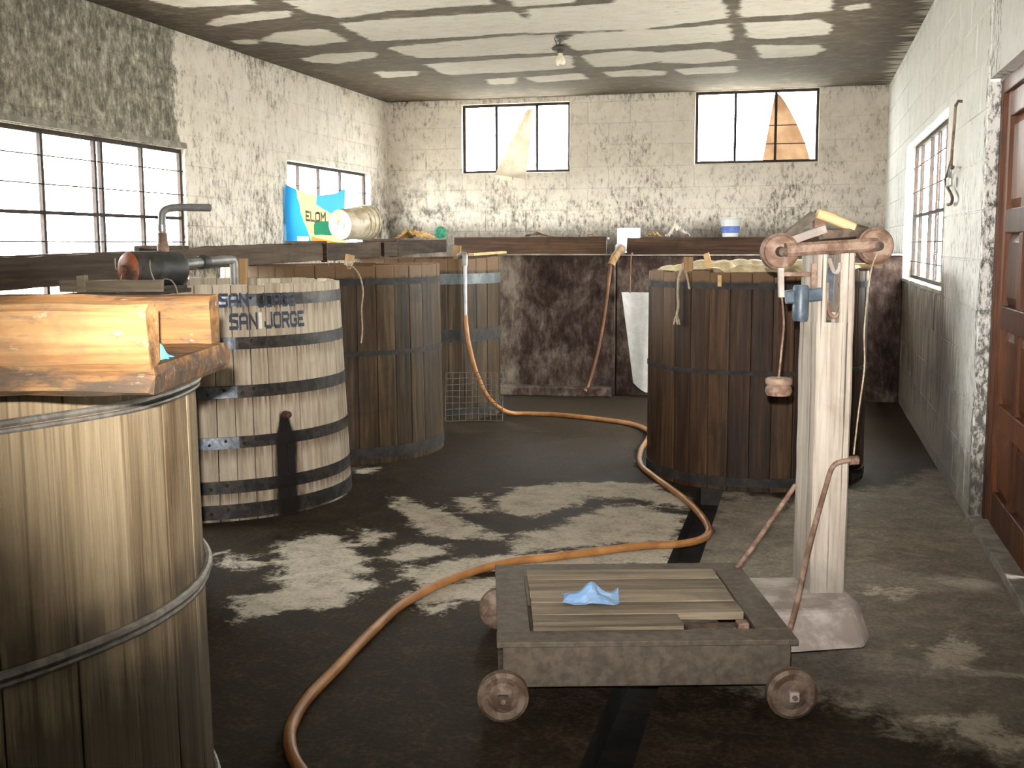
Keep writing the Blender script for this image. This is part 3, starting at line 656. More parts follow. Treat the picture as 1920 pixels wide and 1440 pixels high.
# ------------------------------------------------------------------ vats
def ring(cx, cy, r0, r1, z0, z1, seg=72):
    # flat band whose inner face lies on the cone r0 (at z0) .. r1 (at z1)
    t = 0.006
    return MB().lathe([(r0, z0), (r0+t, z0), (r1+t, z1), (r1, z1)], seg, (cx, cy, 0), closed=True)
def vat(name, label, cx, cy, rt, rb, h, n, mat, hoops, fill=1.15, liq='liquid', phase=0.0, gap=0.004, seed=0):
    rg = random.Random(seed+31)
    o = root(name, label, 'vat', (cx, cy, 0), group='wooden fermentation vats')
    th = 0.05; da = math.pi/n; vs = []; fs = []; nz = 3
    for k in range(nz+1):
        z = h*k/nz; r = rb+(rt-rb)*k/nz
        ha = da - gap/2/r
        for a, rr in ((-ha, r-0.002), (-ha*0.85, r), (0, r), (ha*0.85, r), (ha, r-0.002), (ha, r-th), (-ha, r-th)):
            vs.append((rr*math.cos(a), rr*math.sin(a), z))
    for k in range(nz):
        for j in range(7):
            a = k*7+j; b = k*7+(j+1) % 7; fs.append((a, b, b+7, a+7))
    fs.append(tuple(range(6, -1, -1))); fs.append(tuple(nz*7+j for j in range(7)))
    me = bpy.data.meshes.new('stave'); me.from_pydata(vs, [], fs); me.update(); me.materials.append(MAT[mat])
    for i in range(n):
        s = bpy.data.objects.new('stave', me); COL.objects.link(s); s.parent = o
        a = 2*math.pi*i/n + phase; q = rg.uniform(-0.003, 0.003)
        s.location = (q*math.cos(a), q*math.sin(a), 0); s.rotation_euler = (0, 0, a); s.scale = (1, 1, 1+rg.uniform(-0.006, 0.004))
    for (z0, z1, hm) in hoops:
        rr = lambda z: rb+(rt-rb)*z/h
        if hm == 'rod':
            hp = MB(); P = []
            for k in range(97):
                a = 2*math.pi*k/96; z = z0+0.006*mnoise.noise(Vector((math.cos(a)*3, math.sin(a)*3, z0*9)))
                P.append((cx+(rr(z)+z1)*math.cos(a), cy+(rr(z)+z1)*math.sin(a), z))
            ob = hp.tube(P, z1, 8, cap=False).build('hoop', 'wire', o, smooth=True)
        else:
            ob = ring(cx, cy, rr(z0)+0.001, rr(z1)+0.001, z0, z1).build('hoop', hm, o)
        ob['hz'] = (z0+z1)/2
    MB().lathe([(0, 0.04), (rb-th+0.004, 0.04), (rb-th+0.004, 0.08), (0, 0.08)], 48, (cx, cy, 0)).build('vat_bottom', mat, o)
    MB().lathe([(0, fill), (rt-th+0.002, fill)], 48, (cx, cy, 0)).build('mash', liq, o)
    return o

# foreground vat under the orange trough
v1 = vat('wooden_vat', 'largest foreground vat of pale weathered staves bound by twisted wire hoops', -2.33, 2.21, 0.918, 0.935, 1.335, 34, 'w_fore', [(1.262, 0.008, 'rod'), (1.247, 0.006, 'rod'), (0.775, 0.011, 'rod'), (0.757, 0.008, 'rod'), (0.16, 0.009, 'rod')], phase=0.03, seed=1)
v6 = vat('wooden_vat', 'dark vat mostly hidden behind the foreground vat with a peg on its rim', -3.66, 4.30, 0.82, 0.85, 1.345, 34, 'w_dark', [(1.20, 1.26, 'iron'), (0.70, 0.76, 'iron')], fill=1.0, seed=2)
v2 = vat('striped_vat', 'pale vat striped with broad black iron hoops and painted SAN JORGE', V2C[0], V2C[1], 0.84, 0.894, 1.378, 52, 'w_striped', [(1.255, 1.325, 'hoop'), (1.005, 1.075, 'hoop'), (0.722, 0.795, 'hoop'), (0.428, 0.497, 'hoop'), (0.165, 0.24, 'hoop'), (0.015, 0.10, 'hoop')], seed=3, gap=0.005)
v3 = vat('wooden_vat', 'dark olive brown vat directly behind the striped vat', -3.62, 8.445, 0.852, 0.872, 1.458, 36, 'w_dark3', [(1.315, 1.365, 'iron'), (0.80, 0.835, 'iron'), (0.04, 0.12, 'iron')], fill=1.30, seed=4)
v4 = vat('wooden_vat', 'dark vat with a blue grey hoop, furthest back beside the masonry tank', -3.472, 10.46, 0.668, 0.672, 1.485, 28, 'w_dark3', [(1.25, 1.345, 'bluehoop'), (0.72, 0.84, 'iron'), (0.05, 0.12, 'iron')], fill=1.3, seed=5)
v5 = vat('wooden_vat', 'dark brown vat filled with foam behind the weighing scale', -0.314, 8.2, 0.75, 0.752, 1.426, 34, 'w_dark', [(1.315, 1.355, 'iron'), (0.762, 0.79, 'iron'), (0.03, 0.09, 'iron')], fill=1.37, seed=6)

# rivets, lap plates, lettering, bung on the striped vat
def on_v2(a, z, out=0.0):
    r = 0.894+(0.84-0.894)*z/1.378+out; return Vector((V2C[0]+r*math.cos(R(a)), V2C[1]+r*math.sin(R(a)), z))
for hp in [c for c in v2.children if c.name.startswith('hoop')]:
    zc = hp['hz']
    if zc > 0.3:
        hh = 0.034
        m = MB().grid(8, 1, lambda u, v: on_v2(-66+(24 if zc > 1.2 else 15)*u, zc-hh+2*hh*v, 0.0105)); m.build('lap_plate', 'plate', hp, solid=0.004)  # lap plate runs longer on the top hoop to carry its painted highlight
    for k, a in enumerate((-62, -56, -49, -44.5, -40)):
        z = zc + (0.012 if k % 2 else -0.008)
        p = on_v2(a, z, 0.006); d = Vector((math.cos(R(a)), math.sin(R(a)), 0))
        MB().lathe([(0.011, 0), (0.009, 0.007), (0, 0.009)], 8, p, d).build('rivet', 'iron', hp, smooth=True)
MB().lathe([(0.026, -0.02), (0.02, 0.05), (0.0, 0.055)], 12, on_v2(-31.9, 0.60), (math.cos(R(-31.9)), math.sin(R(-31.9)), 0.1)).build('bung', simple('oxblood_bung', (0.05, 0.02, 0.014), (0.10, 0.035, 0.022), 20, 0.6), v2)

# stroke letters, unit cell 0..1 wide and high
STROKE = {'S': [[(1, .95), (.15, .95), (.05, .85), (.05, .58), (.9, .48), (.95, .15), (.85, .05), (0, .05)]], 'A': [[(.05, 0), (.05, .8), (.25, .95), (.8, .95), (.95, .8), (.95, 0)], [(.05, .42), (.95, .42)]],
    'N': [[(.05, 0), (.05, 1)], [(.05, .95), (.95, .08)], [(.95, 0), (.95, 1)]], 'J': [[(.95, 1), (.95, .15), (.8, .05), (.2, .05), (.05, .15), (.05, .35)]], 'O': [[(.05, .15), (.05, .85), (.2, .95), (.8, .95), (.95, .85), (.95, .15), (.8, .05), (.2, .05), (.05, .15)]],
    'R': [[(.05, 0), (.05, .95), (.8, .95), (.95, .82), (.95, .6), (.8, .48), (.05, .48)], [(.5, .48), (.95, 0)]], 'G': [[(.95, .8), (.8, .95), (.2, .95), (.05, .8), (.05, .2), (.2, .05), (.8, .05), (.95, .2), (.95, .45), (.6, .45)]], 'E': [[(.95, .95), (.05, .95), (.05, .05), (.95, .05)], [(.05, .5), (.75, .5)]],
    'L': [[(.05, 1), (.05, .05), (.95, .05)]], 'M': [[(.05, 0), (.05, .95), (.5, .4), (.95, .95), (.95, 0)]], 'B': [[(.05, .05), (.05, .95), (.8, .95), (.9, .75), (.75, .52), (.05, .52)], [(.75, .52), (.95, .3), (.8, .05), (.05, .05)]]}
def letters(word, fn, a0, a1, sw=0.16):
    # one mesh per letter; fn(u, v, k) maps word space (u along 0..1, v 0..1 up) to a surface point
    out = []; n = len(word); cw = 1.0/n
    for i, c in enumerate(word):
        m = MB(); lift = 0
        for st in STROKE[c]:
            for (x0, y0), (x1, y1) in zip(st, st[1:]):
                dx, dy = x1-x0, y1-y0; l = math.hypot(dx, dy) or 1; ex, ey = dx/l*sw*0.4, dy/l*sw*0.4; px, py = -dy/l*sw/2, dx/l*sw/2
                lift += 1
                q = [(x0-ex+px, y0-ey+py), (x0-ex-px, y0-ey-py), (x1+ex-px, y1+ey-py), (x1+ex+px, y1+ey+py)]
                m.add([fn(a0+(a1-a0)*(i*cw+0.08*cw+0.80*cw*x), y, lift*0.00012) for x, y in q], [(0, 1, 2, 3)])
        out.append(m)
    return out
def put_letters(word, a0, a1, z0, z1, host, out):
    for m in letters(word, lambda a, v, k: on_v2(a, z0+(z1-z0)*v, out+k), a0, a1, 0.26):
        m.build('painted_letter', 'letter', host)
put_letters('SAN', -53, -41.5, 1.125, 1.208, v2, 0.0045); put_letters('JORGE', -39, -19.5, 1.125, 1.208, v2, 0.0045)
put_letters('SAN', -57, -45, 1.255, 1.325, v2, 0.0145); put_letters('JORGE', -42, -24.5, 1.25, 1.322, v2, 0.0145)
MB().grid(2, 2, lambda u, v: on_v2(-41.2+1.3*u, 1.12+0.095*v, 0.0042)).build('white_paint_dab', 'letterwhite', v2)

# foam in the right vat
def foam():
    rg = random.Random(3); R0 = 0.69; cx, cy = -0.314, 8.2
    bub = [(rg.uniform(-1, 1)*R0, rg.uniform(-1, 1)*R0, rg.uniform(0.035, 0.115)) for _ in range(170)]
    nr, na = 34, 110; m = MB()
    def z_at(x, y):
        z = 0.0
        for bx, by, br in bub:
            d2 = (x-bx)**2+(y-by)**2
            if d2 < br*br: z = max(z, math.sqrt(br*br-d2)*0.7)
        return z*(1-0.5*((x*x+y*y)/R0**2)**3)
    m.v.append((cx, cy, 1.43+z_at(0, 0)))
    for i in range(1, nr+1):
        for k in range(na):
            a = 2*math.pi*k/na; r = R0*i/nr; x, y = r*math.cos(a), r*math.sin(a); m.v.append((cx+x, cy+y, 1.41+z_at(x, y)+0.02*(1-r/R0)))
    for k in range(na): m.f.append((0, 1+k, 1+(k+1) % na))
    for i in range(nr-1):
        for k in range(na):
            a = 1+i*na+k; b = 1+i*na+(k+1) % na; m.f.append((a, a+na, b+na, b))
    o = m.build('ferment_foam', 'foam', smooth=True); tag(o, 'cream fermentation foam bubbling over the top of the right vat', 'foam', kind='stuff')
foam()

# rope ends, pegs and wedges on the vats
def frayed_rope(label, pts, r, knot, tassel, host_r):
    o = root('hanging_rope', label, 'rope', pts[0]); P = smoothpath(pts, 5)
    MB().tube(P, r, 7).build('cord', 'rope', o, smooth=True)
    if knot: MB().lathe([(0, -0.03), (0.02, -0.02), (0.026, 0), (0.02, 0.02), (0, 0.03)], 10, pts[0]).build('knot', 'rope', o, smooth=True)
    if tassel:
        e = Vector(pts[-1])
        for k in range(5):
            a = k*1.26; MB().tube([e, e+Vector((0.012*math.cos(a), 0.012*math.sin(a), -0.03)), e+Vector((0.022*math.cos(a), 0.018*math.sin(a), -0.065))], [0.006, 0.008, 0.004], 6).build('frayed_strand', 'rope', o, smooth=True)
    return o
frayed_rope('frayed rope end hanging down the front of the foamy vat', [(-0.765, 7.60, 1.455), (-0.79, 7.575, 1.40), (-0.80, 7.585, 1.30), (-0.795, 7.585, 1.20), (-0.805, 7.58, 1.14)], 0.009, True, True, 0)
frayed_rope('short rope end knotted beside the longer rope on the foamy vat', [(-0.755, 7.585, 1.44), (-0.735, 7.565, 1.38), (-0.72, 7.553, 1.31)], 0.007, False, False, 0)
frayed_rope('thin brown cord hanging down the dark vat behind the striped vat', [(-3.165, 7.70, 1.475), (-3.10, 7.72, 1.40), (-3.075, 7.735, 1.28), (-3.085, 7.725, 1.15), (-3.08, 7.72, 1.0), (-3.09, 7.715, 0.90)], 0.006, True, False, 0)
def peg(label, p0, p1, w, h, mat='w_peg'):
    return tag(MB().bar(p0, p1, w, h, up=(0, 1, 0), n=4, rough=0.004).build('wooden_peg', mat), label, 'peg', 'wooden pegs and wedges on the vats')
peg('brown peg holding the rope knot at the rim of the foamy vat', (-0.735, 7.60, 1.42), (-0.735, 7.60, 1.52), 0.06, 0.05)
peg('small pale peg leaning on the far foam of the right vat', (-0.60, 7.72, 1.44), (-0.63, 7.72, 1.54), 0.04, 0.035, 'w_pale')
peg('tiny pale wedge driven into the front rim of the foamy vat', (-0.52, 7.452, 1.335), (-0.52, 7.452, 1.405), 0.026, 0.018, 'w_pale')
peg('upright grey peg behind the orange trough', (-3.548, 5.10, 1.30), (-3.548, 5.10, 1.455), 0.05, 0.03, 'w_deck')
peg('orange brown stake standing in the striped vat', (-3.315, 6.33, 1.10), (-3.285, 6.33, 1.525), 0.048, 0.04)
peg('brown stump of a peg on the rim of the dark vat behind the striped vat', (-3.19, 7.74, 1.44), (-3.17, 7.74, 1.535), 0.055, 0.05)
peg('grey stake beside the green netting ball on the furthest vat', (-3.36, 10.98, 1.40), (-3.35, 10.98, 1.60), 0.07, 0.05)
tag(MB().bar((-3.68, 5.11, 1.40), (-3.10, 5.11, 1.405), 0.03, 0.06, n=10, rough=0.004).build('plank_offcut', 'w_deck'), 'short grey plank lying behind the upright peg near the motor', 'plank')
tag(MB().bar((0.02, 8.62, 1.452), (0.50, 8.30, 1.452), 0.11, 0.03, n=8, rough=0.003).build('plank_offcut', 'w_pale'), 'pale plank across the foamy vat behind the white post', 'plank')
tag(MB().bar((-3.22, 11.02, 1.51), (-3.16, 12.08, 1.525), 0.06, 0.025, n=8, rough=0.003).build('plank_offcut', 'w_pale'), 'pale stick from the furthest vat to the masonry tank rim', 'stick')

# ------------------------------------------------------------------ troughs
def trough():
    fwd = Vector((-math.sin(YAW), math.cos(YAW), 0)); rt = Vector((math.cos(YAW), math.sin(YAW), 0))
    def P(lat, d, z): return fwd*d + rt*lat + Vector((0, 0, z))
    c = P(-1.0, 2.08, 1.352)
    o = root('orange_trough', 'thick orange timber trough resting on the foreground vat', 'trough', tuple(c), YAW)
    MB().bar(P(-2.3, 2.10, 1.377), P(-0.588, 2.10, 1.377), 0.49, 0.05, n=40, rough=0.010, seed=1, ch=0.012).build('bottom_plank', 'w_trough', o)
    MB().bar(P(-2.3, 1.882, 1.452), P(-0.592, 1.882, 1.452), 0.05, 0.085+0.02, n=40, rough=0.006, seed=5, ch=0.008).build('near_board', 'w_trough', o)
    MB().bar(P(-2.3, 2.31, 1.45), P(-0.604, 2.31, 1.45), 0.055, 0.105, n=40, rough=0.006, seed=9, ch=0.012).build('far_board', 'w_trough', o)
    s = MB()
    e0 = P(-0.66, 2.02, 1.402)
    s.grid(8, 8, lambda u, v: e0 + rt*(0.085*(u-0.5)+0.012*math.sin(v*7)) + fwd*(0.06*(v-0.5)) + Vector((0, 0, 0.055*math.sin(math.pi*u)*math.sin(math.pi*v)**0.5 + 0.012*mnoise.noise(Vector((u*4, v*4, 1))))))
    tag(s.build('plastic_scrap', 'bluescrap', smooth=True, solid=0.003), 'crumpled sky blue plastic scrap inside the orange trough', 'plastic scrap')
trough()

def channel():
    o = root('dark_channel', 'long dark timber channel running over the left row of vats', 'trough', (-4.03, 8.5, 1.47))
    sl = (1.660-1.550)/(12.03-4.94)
    zt = lambda y: 1.551+(y-4.94)*sl
    for k, (y0, y1, up) in enumerate(((2.7, 6.62, -0.004), (6.63, 8.93, 0.008), (8.95, 10.75, 0.0), (10.76, 12.35, 0.003))):
        hgt = 0.165 if k == 0 else 0.14; zb = lambda y: zt(y)-hgt/2
        MB().bar((-3.92, y0, zb(y0)+up), (-3.92, y1, zb(y1)+up), 0.04, hgt, n=30, rough=0.007, seed=k*3).build('side_board', 'w_channel', o)
        MB().bar((-4.20, y0, zb(y0)+up), (-4.20, y1, zb(y1)+up), 0.04, hgt, n=30, rough=0.007, seed=k*3+50).build('side_board', 'w_channel', o)
        MB().bar((-4.06, y0, zb(y0)-hgt/2+0.025), (-4.06, y1, zb(y1)-hgt/2+0.025), 0.24, 0.04, n=20, rough=0.004, seed=k*3+90).build('bottom_board', 'w_channel', o)
    for y in (6.7, 8.94, 10.7): MB().bar((-4.24, y, zt(y)+0.015), (-3.88, y, zt(y)+0.015), 0.06, 0.025, n=6, rough=0.004, seed=y).build('cross_batten', 'w_channel', o)
    for y, h in ((8.94, 0.15), (10.3, 0.13)): MB().bar((-3.894, y, zb(y)-h/2), (-3.894, y, zb(y)+h/2), 0.05, 0.018, up=(0, 1, 0), n=4, rough=0.003).build('cleat', 'w_board', o)
    return zt
ZT = channel()

# ------------------------------------------------------------------ pump motor and pipework
def motor():
    o = root('pump_motor', 'oily electric pump motor with red oxide end plate beside the dark channel', 'motor', (-3.43, 5.58, 1.367))
    ax = Vector((0.42, 0.907, 0)); c = Vector((-3.43, 5.58, 1.478))
    a = c-ax*0.155
    MB().lathe([(0.0, 0), (0.085, 0.0), (0.098, 0.014), (0.098, 0.30), (0.085, 0.32), (0, 0.32)], 28, a, ax).build('motor_body', 'motor', o, smooth=True)
    e = MB().lathe([(0.0, -0.03), (0.06, -0.03), (0.086, -0.015), (0.095, 0.0), (0.0, 0.004)], 26, a, ax).build('end_plate', 'motor_red', o, smooth=True)
    MB().lathe([(0.0, -0.045), (0.02, -0.045), (0.022, -0.028), (0.0, -0.028)], 12, a+Vector((0, 0, 0.005)), ax).build('shaft_boss', 'motor_red', e, smooth=True)
    b = c+ax*0.06+Vector((0, 0, 0.075))
    MB().lathe([(0.03, 0), (0.034, 0.05), (0.026, 0.07), (0.026, 0.12)], 14, b).build('outlet_neck', 'rust', o, smooth=True)
    t = b+Vector((0, 0, 0.11)); 
    MB().tube(smoothpath([t, t+Vector((0, 0, 0.08)), t+Vector((0.008, 0.012, 0.13)), t+Vector((0.05, 0.075, 0.15)), t+Vector((0.16, 0.24, 0.152))], 5), 0.021, 12).build('outlet_pipe', 'galv', o, smooth=True)
    MB().lathe([(0.027, 0), (0.027, 0.035)], 12, t+Vector((0, 0, 0.02))).build('pipe_coupling', 'steel', o, smooth=True)
    MB().box(c+ax*0.0+Vector((0, 0, -0.099)), (0.30, 0.16, 0.02), Matrix.Rotation(math.atan2(ax.y, ax.x), 3, 'Z')).build('mounting_plate', 'motor', o)
    q = c+ax*0.16
    MB().tube([q+Vector((0, 0, 0.02)), q+Vector((0.01, 0.10, 0.025)), q+Vector((0.035, 0.40, 0.04)), q+Vector((0.04, 0.47, 0.042))], 0.027, 12).build('suction_pipe', 'galv', o, smooth=True)
    MB().lathe([(0.036, 0), (0.04, 0.01), (0.04, 0.06), (0.036, 0.07)], 12, q+Vector((0.015, 0.20, 0.030)), (0.09, 1.0, 0.05)).build('pipe_union', 'motor', o, smooth=True)
    MB().tube(smoothpath([q+Vector((0.04, 0.46, 0.042)), q+Vector((0.045, 0.52, 0.040)), q+Vector((0.048, 0.54, 0.01)), q+Vector((0.048, 0.54, -0.16))], 4), 0.025, 12).build('pipe_elbow', 'galv', o, smooth=True)
    f = c-ax*0.02+Vector((0.05, -0.09, 0.02))
    for k, pts in enumerate(([(0, 0, 0.03), (0.02, -0.03, -0.02), (0.05, -0.05, -0.07), (0.085, -0.06, -0.10), (0.07, -0.06, -0.12), (0.06, -0.06, -0.105), (0.085, -0.07, -0.09)], [(0.09, -0.02, -0.07), (0.15, -0.05, -0.075), (0.19, -0.07, -0.11), (0.21, -0.09, -0.15)], [(-0.17, -0.06, 0.04), (-0.16, -0.075, 0.0), (-0.155, -0.075, -0.02)], [(-0.20, -0.02, -0.075), (-0.16, -0.05, -0.09), (-0.14, -0.05, -0.05)])):
        MB().tube(smoothpath([f+Vector(p) for p in pts], 5), 0.0035, 6).build('electric_wire', 'rope', o, smooth=True)
    return o
motor()
# carrier plank under the motor, from the hidden vat to the striped vat
tag(MB().bar((-3.46, 3.42, 1.360), (-3.42, 5.77, 1.360), 0.20, 0.020, n=12, rough=0.003).build('carrier_plank', 'w_channel'), 'dark plank carrying the pump motor between two vats', 'plank')

# hoses
def hose():
    o = root('amber_hose', 'long amber rubber hose snaking over the floor from a steel pipe', 'hose', (-1.5, 6.0, 0))
    r = 0.021; top = Vector((-2.965, 9.955, 1.50))
    P = [(-2.965, 9.945, 0.97), (-2.955, 9.94, 0.85), (-2.93, 9.95, 0.68), (-2.875, 9.98, 0.44), (-2.78, 10.06, 0.20), (-2.66, 10.25, 0.05), (-2.48, 10.38, r), (-2.17, 10.36, r), (-1.75, 10.18, r), (-1.44, 9.97, r), (-1.24, 9.6, r), (-1.20, 9.2, r), (-1.18, 8.65, r), (-1.10, 8.1, r), (-0.96, 7.72, r), (-0.66, 6.99, r), (-0.50, 6.45, r), (-0.475, 6.15, r), (-0.58, 5.97, r), (-0.80, 5.86, r), (-1.168, 5.573, r), (-1.404, 5.394, r), (-1.582, 5.066, r), (-1.681, 4.663, r), (-1.685, 4.263, r), (-1.665, 3.868, r), (-1.65, 3.55, r), (-1.605, 3.33, r), (-1.54, 3.18, r), (-1.45, 3.05, r), (-1.30, 2.9, r), (-1.1, 2.8, r)]
    MB().tube(smoothpath(P, 7), r, 12).build('hose_body', 'hose', o, smooth=True)
    MB().tube([(-2.965, 9.945, 0.93), (-2.965, 9.945, 1.44)], 0.017, 12).build('steel_pipe', 'steel', o, smooth=True)
    MB().tube(smoothpath([(-2.965, 9.945, 1.42), (-2.965, 9.945, 1.49), (-2.975, 9.965, 1.515), (-3.01, 10.0, 1.518), (-3.05, 10.04, 1.50)], 5), 0.026, 12).build('pipe_elbow', 'galv', o, smooth=True)
hose()
def feed_pipe():
    o = root('feed_pipe', 'grey and tan feed pipe coming through the wall hole over the tank', 'pipe', (-2.0, 12.2, 1.5))
    MB().tube(smoothpath([(-2.30, 15.2, 1.57), (-2.29, 14.6, 1.57), (-2.10, 13.4, 1.565), (-1.94, 12.5, 1.55)], 5), 0.055, 14).build('grey_pipe', 'galv', o, smooth=True)
    MB().tube(smoothpath([(-1.95, 12.6, 1.552), (-1.92, 12.2, 1.53), (-1.92, 11.92, 1.47), (-1.945, 11.84, 1.385)], 5), 0.042, 14, cap=False).build('tan_spout', 'w_peg', o, smooth=True)
    MB().tube(smoothpath([(-1.945, 11.83, 1.42), (-1.975, 11.86, 1.2), (-2.01, 11.89, 0.95), (-2.05, 11.91, 0.7), (-2.11, 11.90, 0.4), (-2.18, 11.86, 0.13), (-2.21, 11.80, 0.06)], 6), 0.02, 10).build('hanging_hose', 'hose_brown', o, smooth=True)
feed_pipe()

# wire netting guard against the furthest vat
def netting():
    o = root('wire_netting', 'sheet of square wire netting leaning on the furthest vat', 'wire netting', (-2.92, 9.75, 0))
    f = lambda u, v: Vector((-3.12+0.50*u, 9.80+0.13*u+0.05*math.sin(3*u)+0.03*v, 0.012+0.44*v+0.01*mnoise.noise(Vector((u*3, v*3, 2)))))
    for k in range(10): MB().tube([f(k/9, t/6) for t in range(7)], 0.0032, 5).build('wire_strand', 'netwire', o)
    for k in range(9): MB().tube([f(t/8, k/8) for t in range(9)], 0.0032, 5).build('wire_strand', 'netwire', o)
netting()

# ------------------------------------------------------------------ masonry tank and its boards
def tank():
    o = root('masonry_tank', 'long dark stained masonry tank along the back wall', 'tank', (-1.3, 12.0, 0))
    zt = 1.495
    MB().box((-2.57, 12.08, zt/2), (1.28, 0.16, zt)).build('front_wall', 'tank', o, bevel=0.01)
    MB().box((-0.48, 12.14, zt/2-0.004), (2.88, 0.16, zt-0.008)).build('front_wall', 'tank', o, bevel=0.01)
    MB().box((-3.13, 13.35, zt/2), (0.16, 2.38, zt)).build('end_wall', 'tank', o)
    MB().box((-1.93, 13.4, zt/2-0.01), (0.14, 2.34, zt-0.02)).build('dividing_wall', 'tank', o)
    MB().box((-2.32, 14.82, 0.72), (6.54, 0.52, 1.44)).build('rear_ledge', 'tank', o)
    MB().box((-1.05, 13.4, 0.3), (4.0, 2.3, 0.6)).build('tank_floor', 'tank', o)
    MB().bar((-3.2, 11.88, 0.05), (-1.95, 11.93, 0.05), 0.22, 0.10, n=16, rough=0.008, ch=0.012).build('plinth', 'tank', o)
    MB().bar((-3.2, 11.985, zt+0.004), (-1.94, 11.985, zt+0.004), 0.03, 0.012, n=10, rough=0.002).build('rim_edge', 'concrete', o)
    MB().bar((-1.90, 12.045, zt-0.002), (0.95, 12.045, zt-0.002), 0.03, 0.012, n=10, rough=0.002).build('rim_edge', 'concrete', o)
    MB().lathe([(0.0, 0.0), (0.035, 0.0), (0.035, 0.02), (0.03, 0.03), (0, 0.03)], 14, (-2.03, 12.005, 0.16), (0, -1, 0)).build('drain_plug', 'iron', o)
tank()
def board(name, label, x0, x1, y, z0, z1, seed):
    o = root(name, label, 'plank', ((x0+x1)/2, y, z0))
    MB().bar((x0, y, (z0+z1)/2), (x1, y, (z0+z1)/2), 0.05, z1-z0, n=30, rough=0.008, seed=seed).build('face_board', 'w_board', o)
    MB().bar((x0, y+0.12, z1-0.02), (x1, y+0.12, z1-0.02), 0.20, 0.03, n=20, rough=0.005, seed=seed+4).build('top_board', 'w_board', o)
board('dark_board', 'dark wine-brown board along the back wall left of the wall hole', -4.5, -2.46, 14.62, 1.452, 1.705, 1)
board('dark_board', 'dark wine-brown board along the back wall right of the wall hole', -2.20, 0.9, 14.62, 1.452, 1.69, 2)

# ------------------------------------------------------------------ loose things along the back and left
def crumple(name, mat, label, cat, c, sx, sy, h, seed, rot=0.0, n=12, fold=1.0):
    cr, sr = math.cos(rot), math.sin(rot)
    def f(u, v):
        a, b = (u-0.5)*sx, (v-0.5)*sy
        z = h*(0.35+0.9*abs(mnoise.noise(Vector((u*3.1*fold, v*3.3*fold, seed))))+0.4*mnoise.noise(Vector((u*7, v*7, seed+3))))*(0.25+math.sin(math.pi*min(max(u, 0.02), 0.98)))
        k = 1+0.25*mnoise.noise(Vector((u*2, v*2, seed+9)))
        return (c[0]+(a*cr-b*sr)*k, c[1]+(a*sr+b*cr)*k, c[2]+max(z, 0.002))
    return tag(MB().grid(n, n, f).build(name, mat, solid=0.002), label, cat)
crumple('paper_bag', 'kraft', 'crumpled orange paper bag on the end of the dark channel', 'paper bag', (-3.98, 11.55, 1.665), 0.30, 0.50, 0.10, 4.2)
crumple('paper_sheet', 'tanpaper', 'tan cardboard sheet on the left back board', 'cardboard', (-3.35, 14.62, 1.71), 0.40, 0.25, 0.05, 8.8)
crumple('paper_bag', 'whitepaper', 'crumpled white paper beside the blue banded pail', 'paper', (-1.56, 14.66, 1.69), 0.30, 0.24, 0.15, 2.7, fold=1.5)
crumple('leaf_scrap', 'kraft', 'small brown scrap right of the wall hole', 'scrap', (-1.86, 14.64, 1.70), 0.18, 0.16, 0.06, 6.1)
crumple('leaf_scrap', 'tanpaper', 'small brown scrap left of the wall hole', 'scrap', (-2.65, 14.64, 1.715), 0.14, 0.14, 0.05, 16.1)
def ball():
    o = root('netting_ball', 'green ball of netting at the far end of the dark channel', 'netting', (-3.93, 12.24, 1.66))
    m = MB(); rg = random.Random(5)
    P = [Vector((math.sin(t*2.399)*math.sqrt(max(0, 1-(1-2*t/90)**2)), math.cos(t*2.399)*math.sqrt(max(0, 1-(1-2*t/90)**2)), 1-2*t/90)) for t in range(91)]
    MB().lathe([(0, -0.062)]+[(0.062*math.cos(a), 0.062*math.sin(a)) for a in [(-1.3+2.6*k/8) for k in range(9)]]+[(0, 0.062)], 16, (-3.93, 12.24, 1.742)).build('core', 'green', o, smooth=True)
    MB().tube([Vector((-3.93, 12.24, 1.742))+p*0.068 for p in P], 0.006, 5).build('strands', 'green', o, smooth=True)
ball()

def big_pail():
    ax = Vector((0.30, 0.93, 0.07)).normalized(); b = Vector((-3.95, 9.42, ZT(9.6)+0.160))
    o = root('white_pail', 'grubby white plastic pail lying on its side on the dark channel', 'pail', (-3.95, 9.6, ZT(9.6)))
    MB().lathe([(0.0, 0.012), (0.10, 0.012), (0.118, 0.004), (0.130, 0.0), (0.136, 0.012), (0.142, 0.26), (0.135, 0.262)], 36, b, ax).build('body', 'pail', o, smooth=True)
    MB().lathe([(0.142, 0.25), (0.152, 0.255), (0.152, 0.29), (0.146, 0.295), (0.146, 0.31), (0.153, 0.315), (0.153, 0.345), (0.147, 0.35), (0.147, 0.37), (0.158, 0.372), (0.158, 0.39), (0.143, 0.39), (0.138, 0.25)], 36, b, ax, closed=True).build('rim', 'pail', o, smooth=True)
    MB().lathe([(0.036, 0.008), (0.040, 0.004), (0.044, 0.008)], 20, b+ax*0.003, ax, closed=True).build('moulded_ring', 'pail', o, smooth=True)
big_pail()
def small_pail():
    c = (-0.90, 14.66, 1.697)
    o = root('banded_pail', 'small white plastic tub with a blue band on the back board', 'pail', c)
    pr = lambda z: 0.098+0.034*z/0.235
    MB().lathe([(0, 0), (pr(0), 0.0), (pr(.03), 0.03), (pr(.215), 0.215), (pr(.215)+0.008, 0.217), (pr(.235)+0.008, 0.235), (pr(.235)-0.004, 0.237), (pr(.03)-0.006, 0.03)], 28, c).build('body', 'white_pl', o, smooth=True)
    MB().lathe([(pr(.045)+.0015, 0.045), (pr(.13)+.0015, 0.13)], 28, c).build('blue_band', 'blue_pl', o, smooth=True)
small_pail()

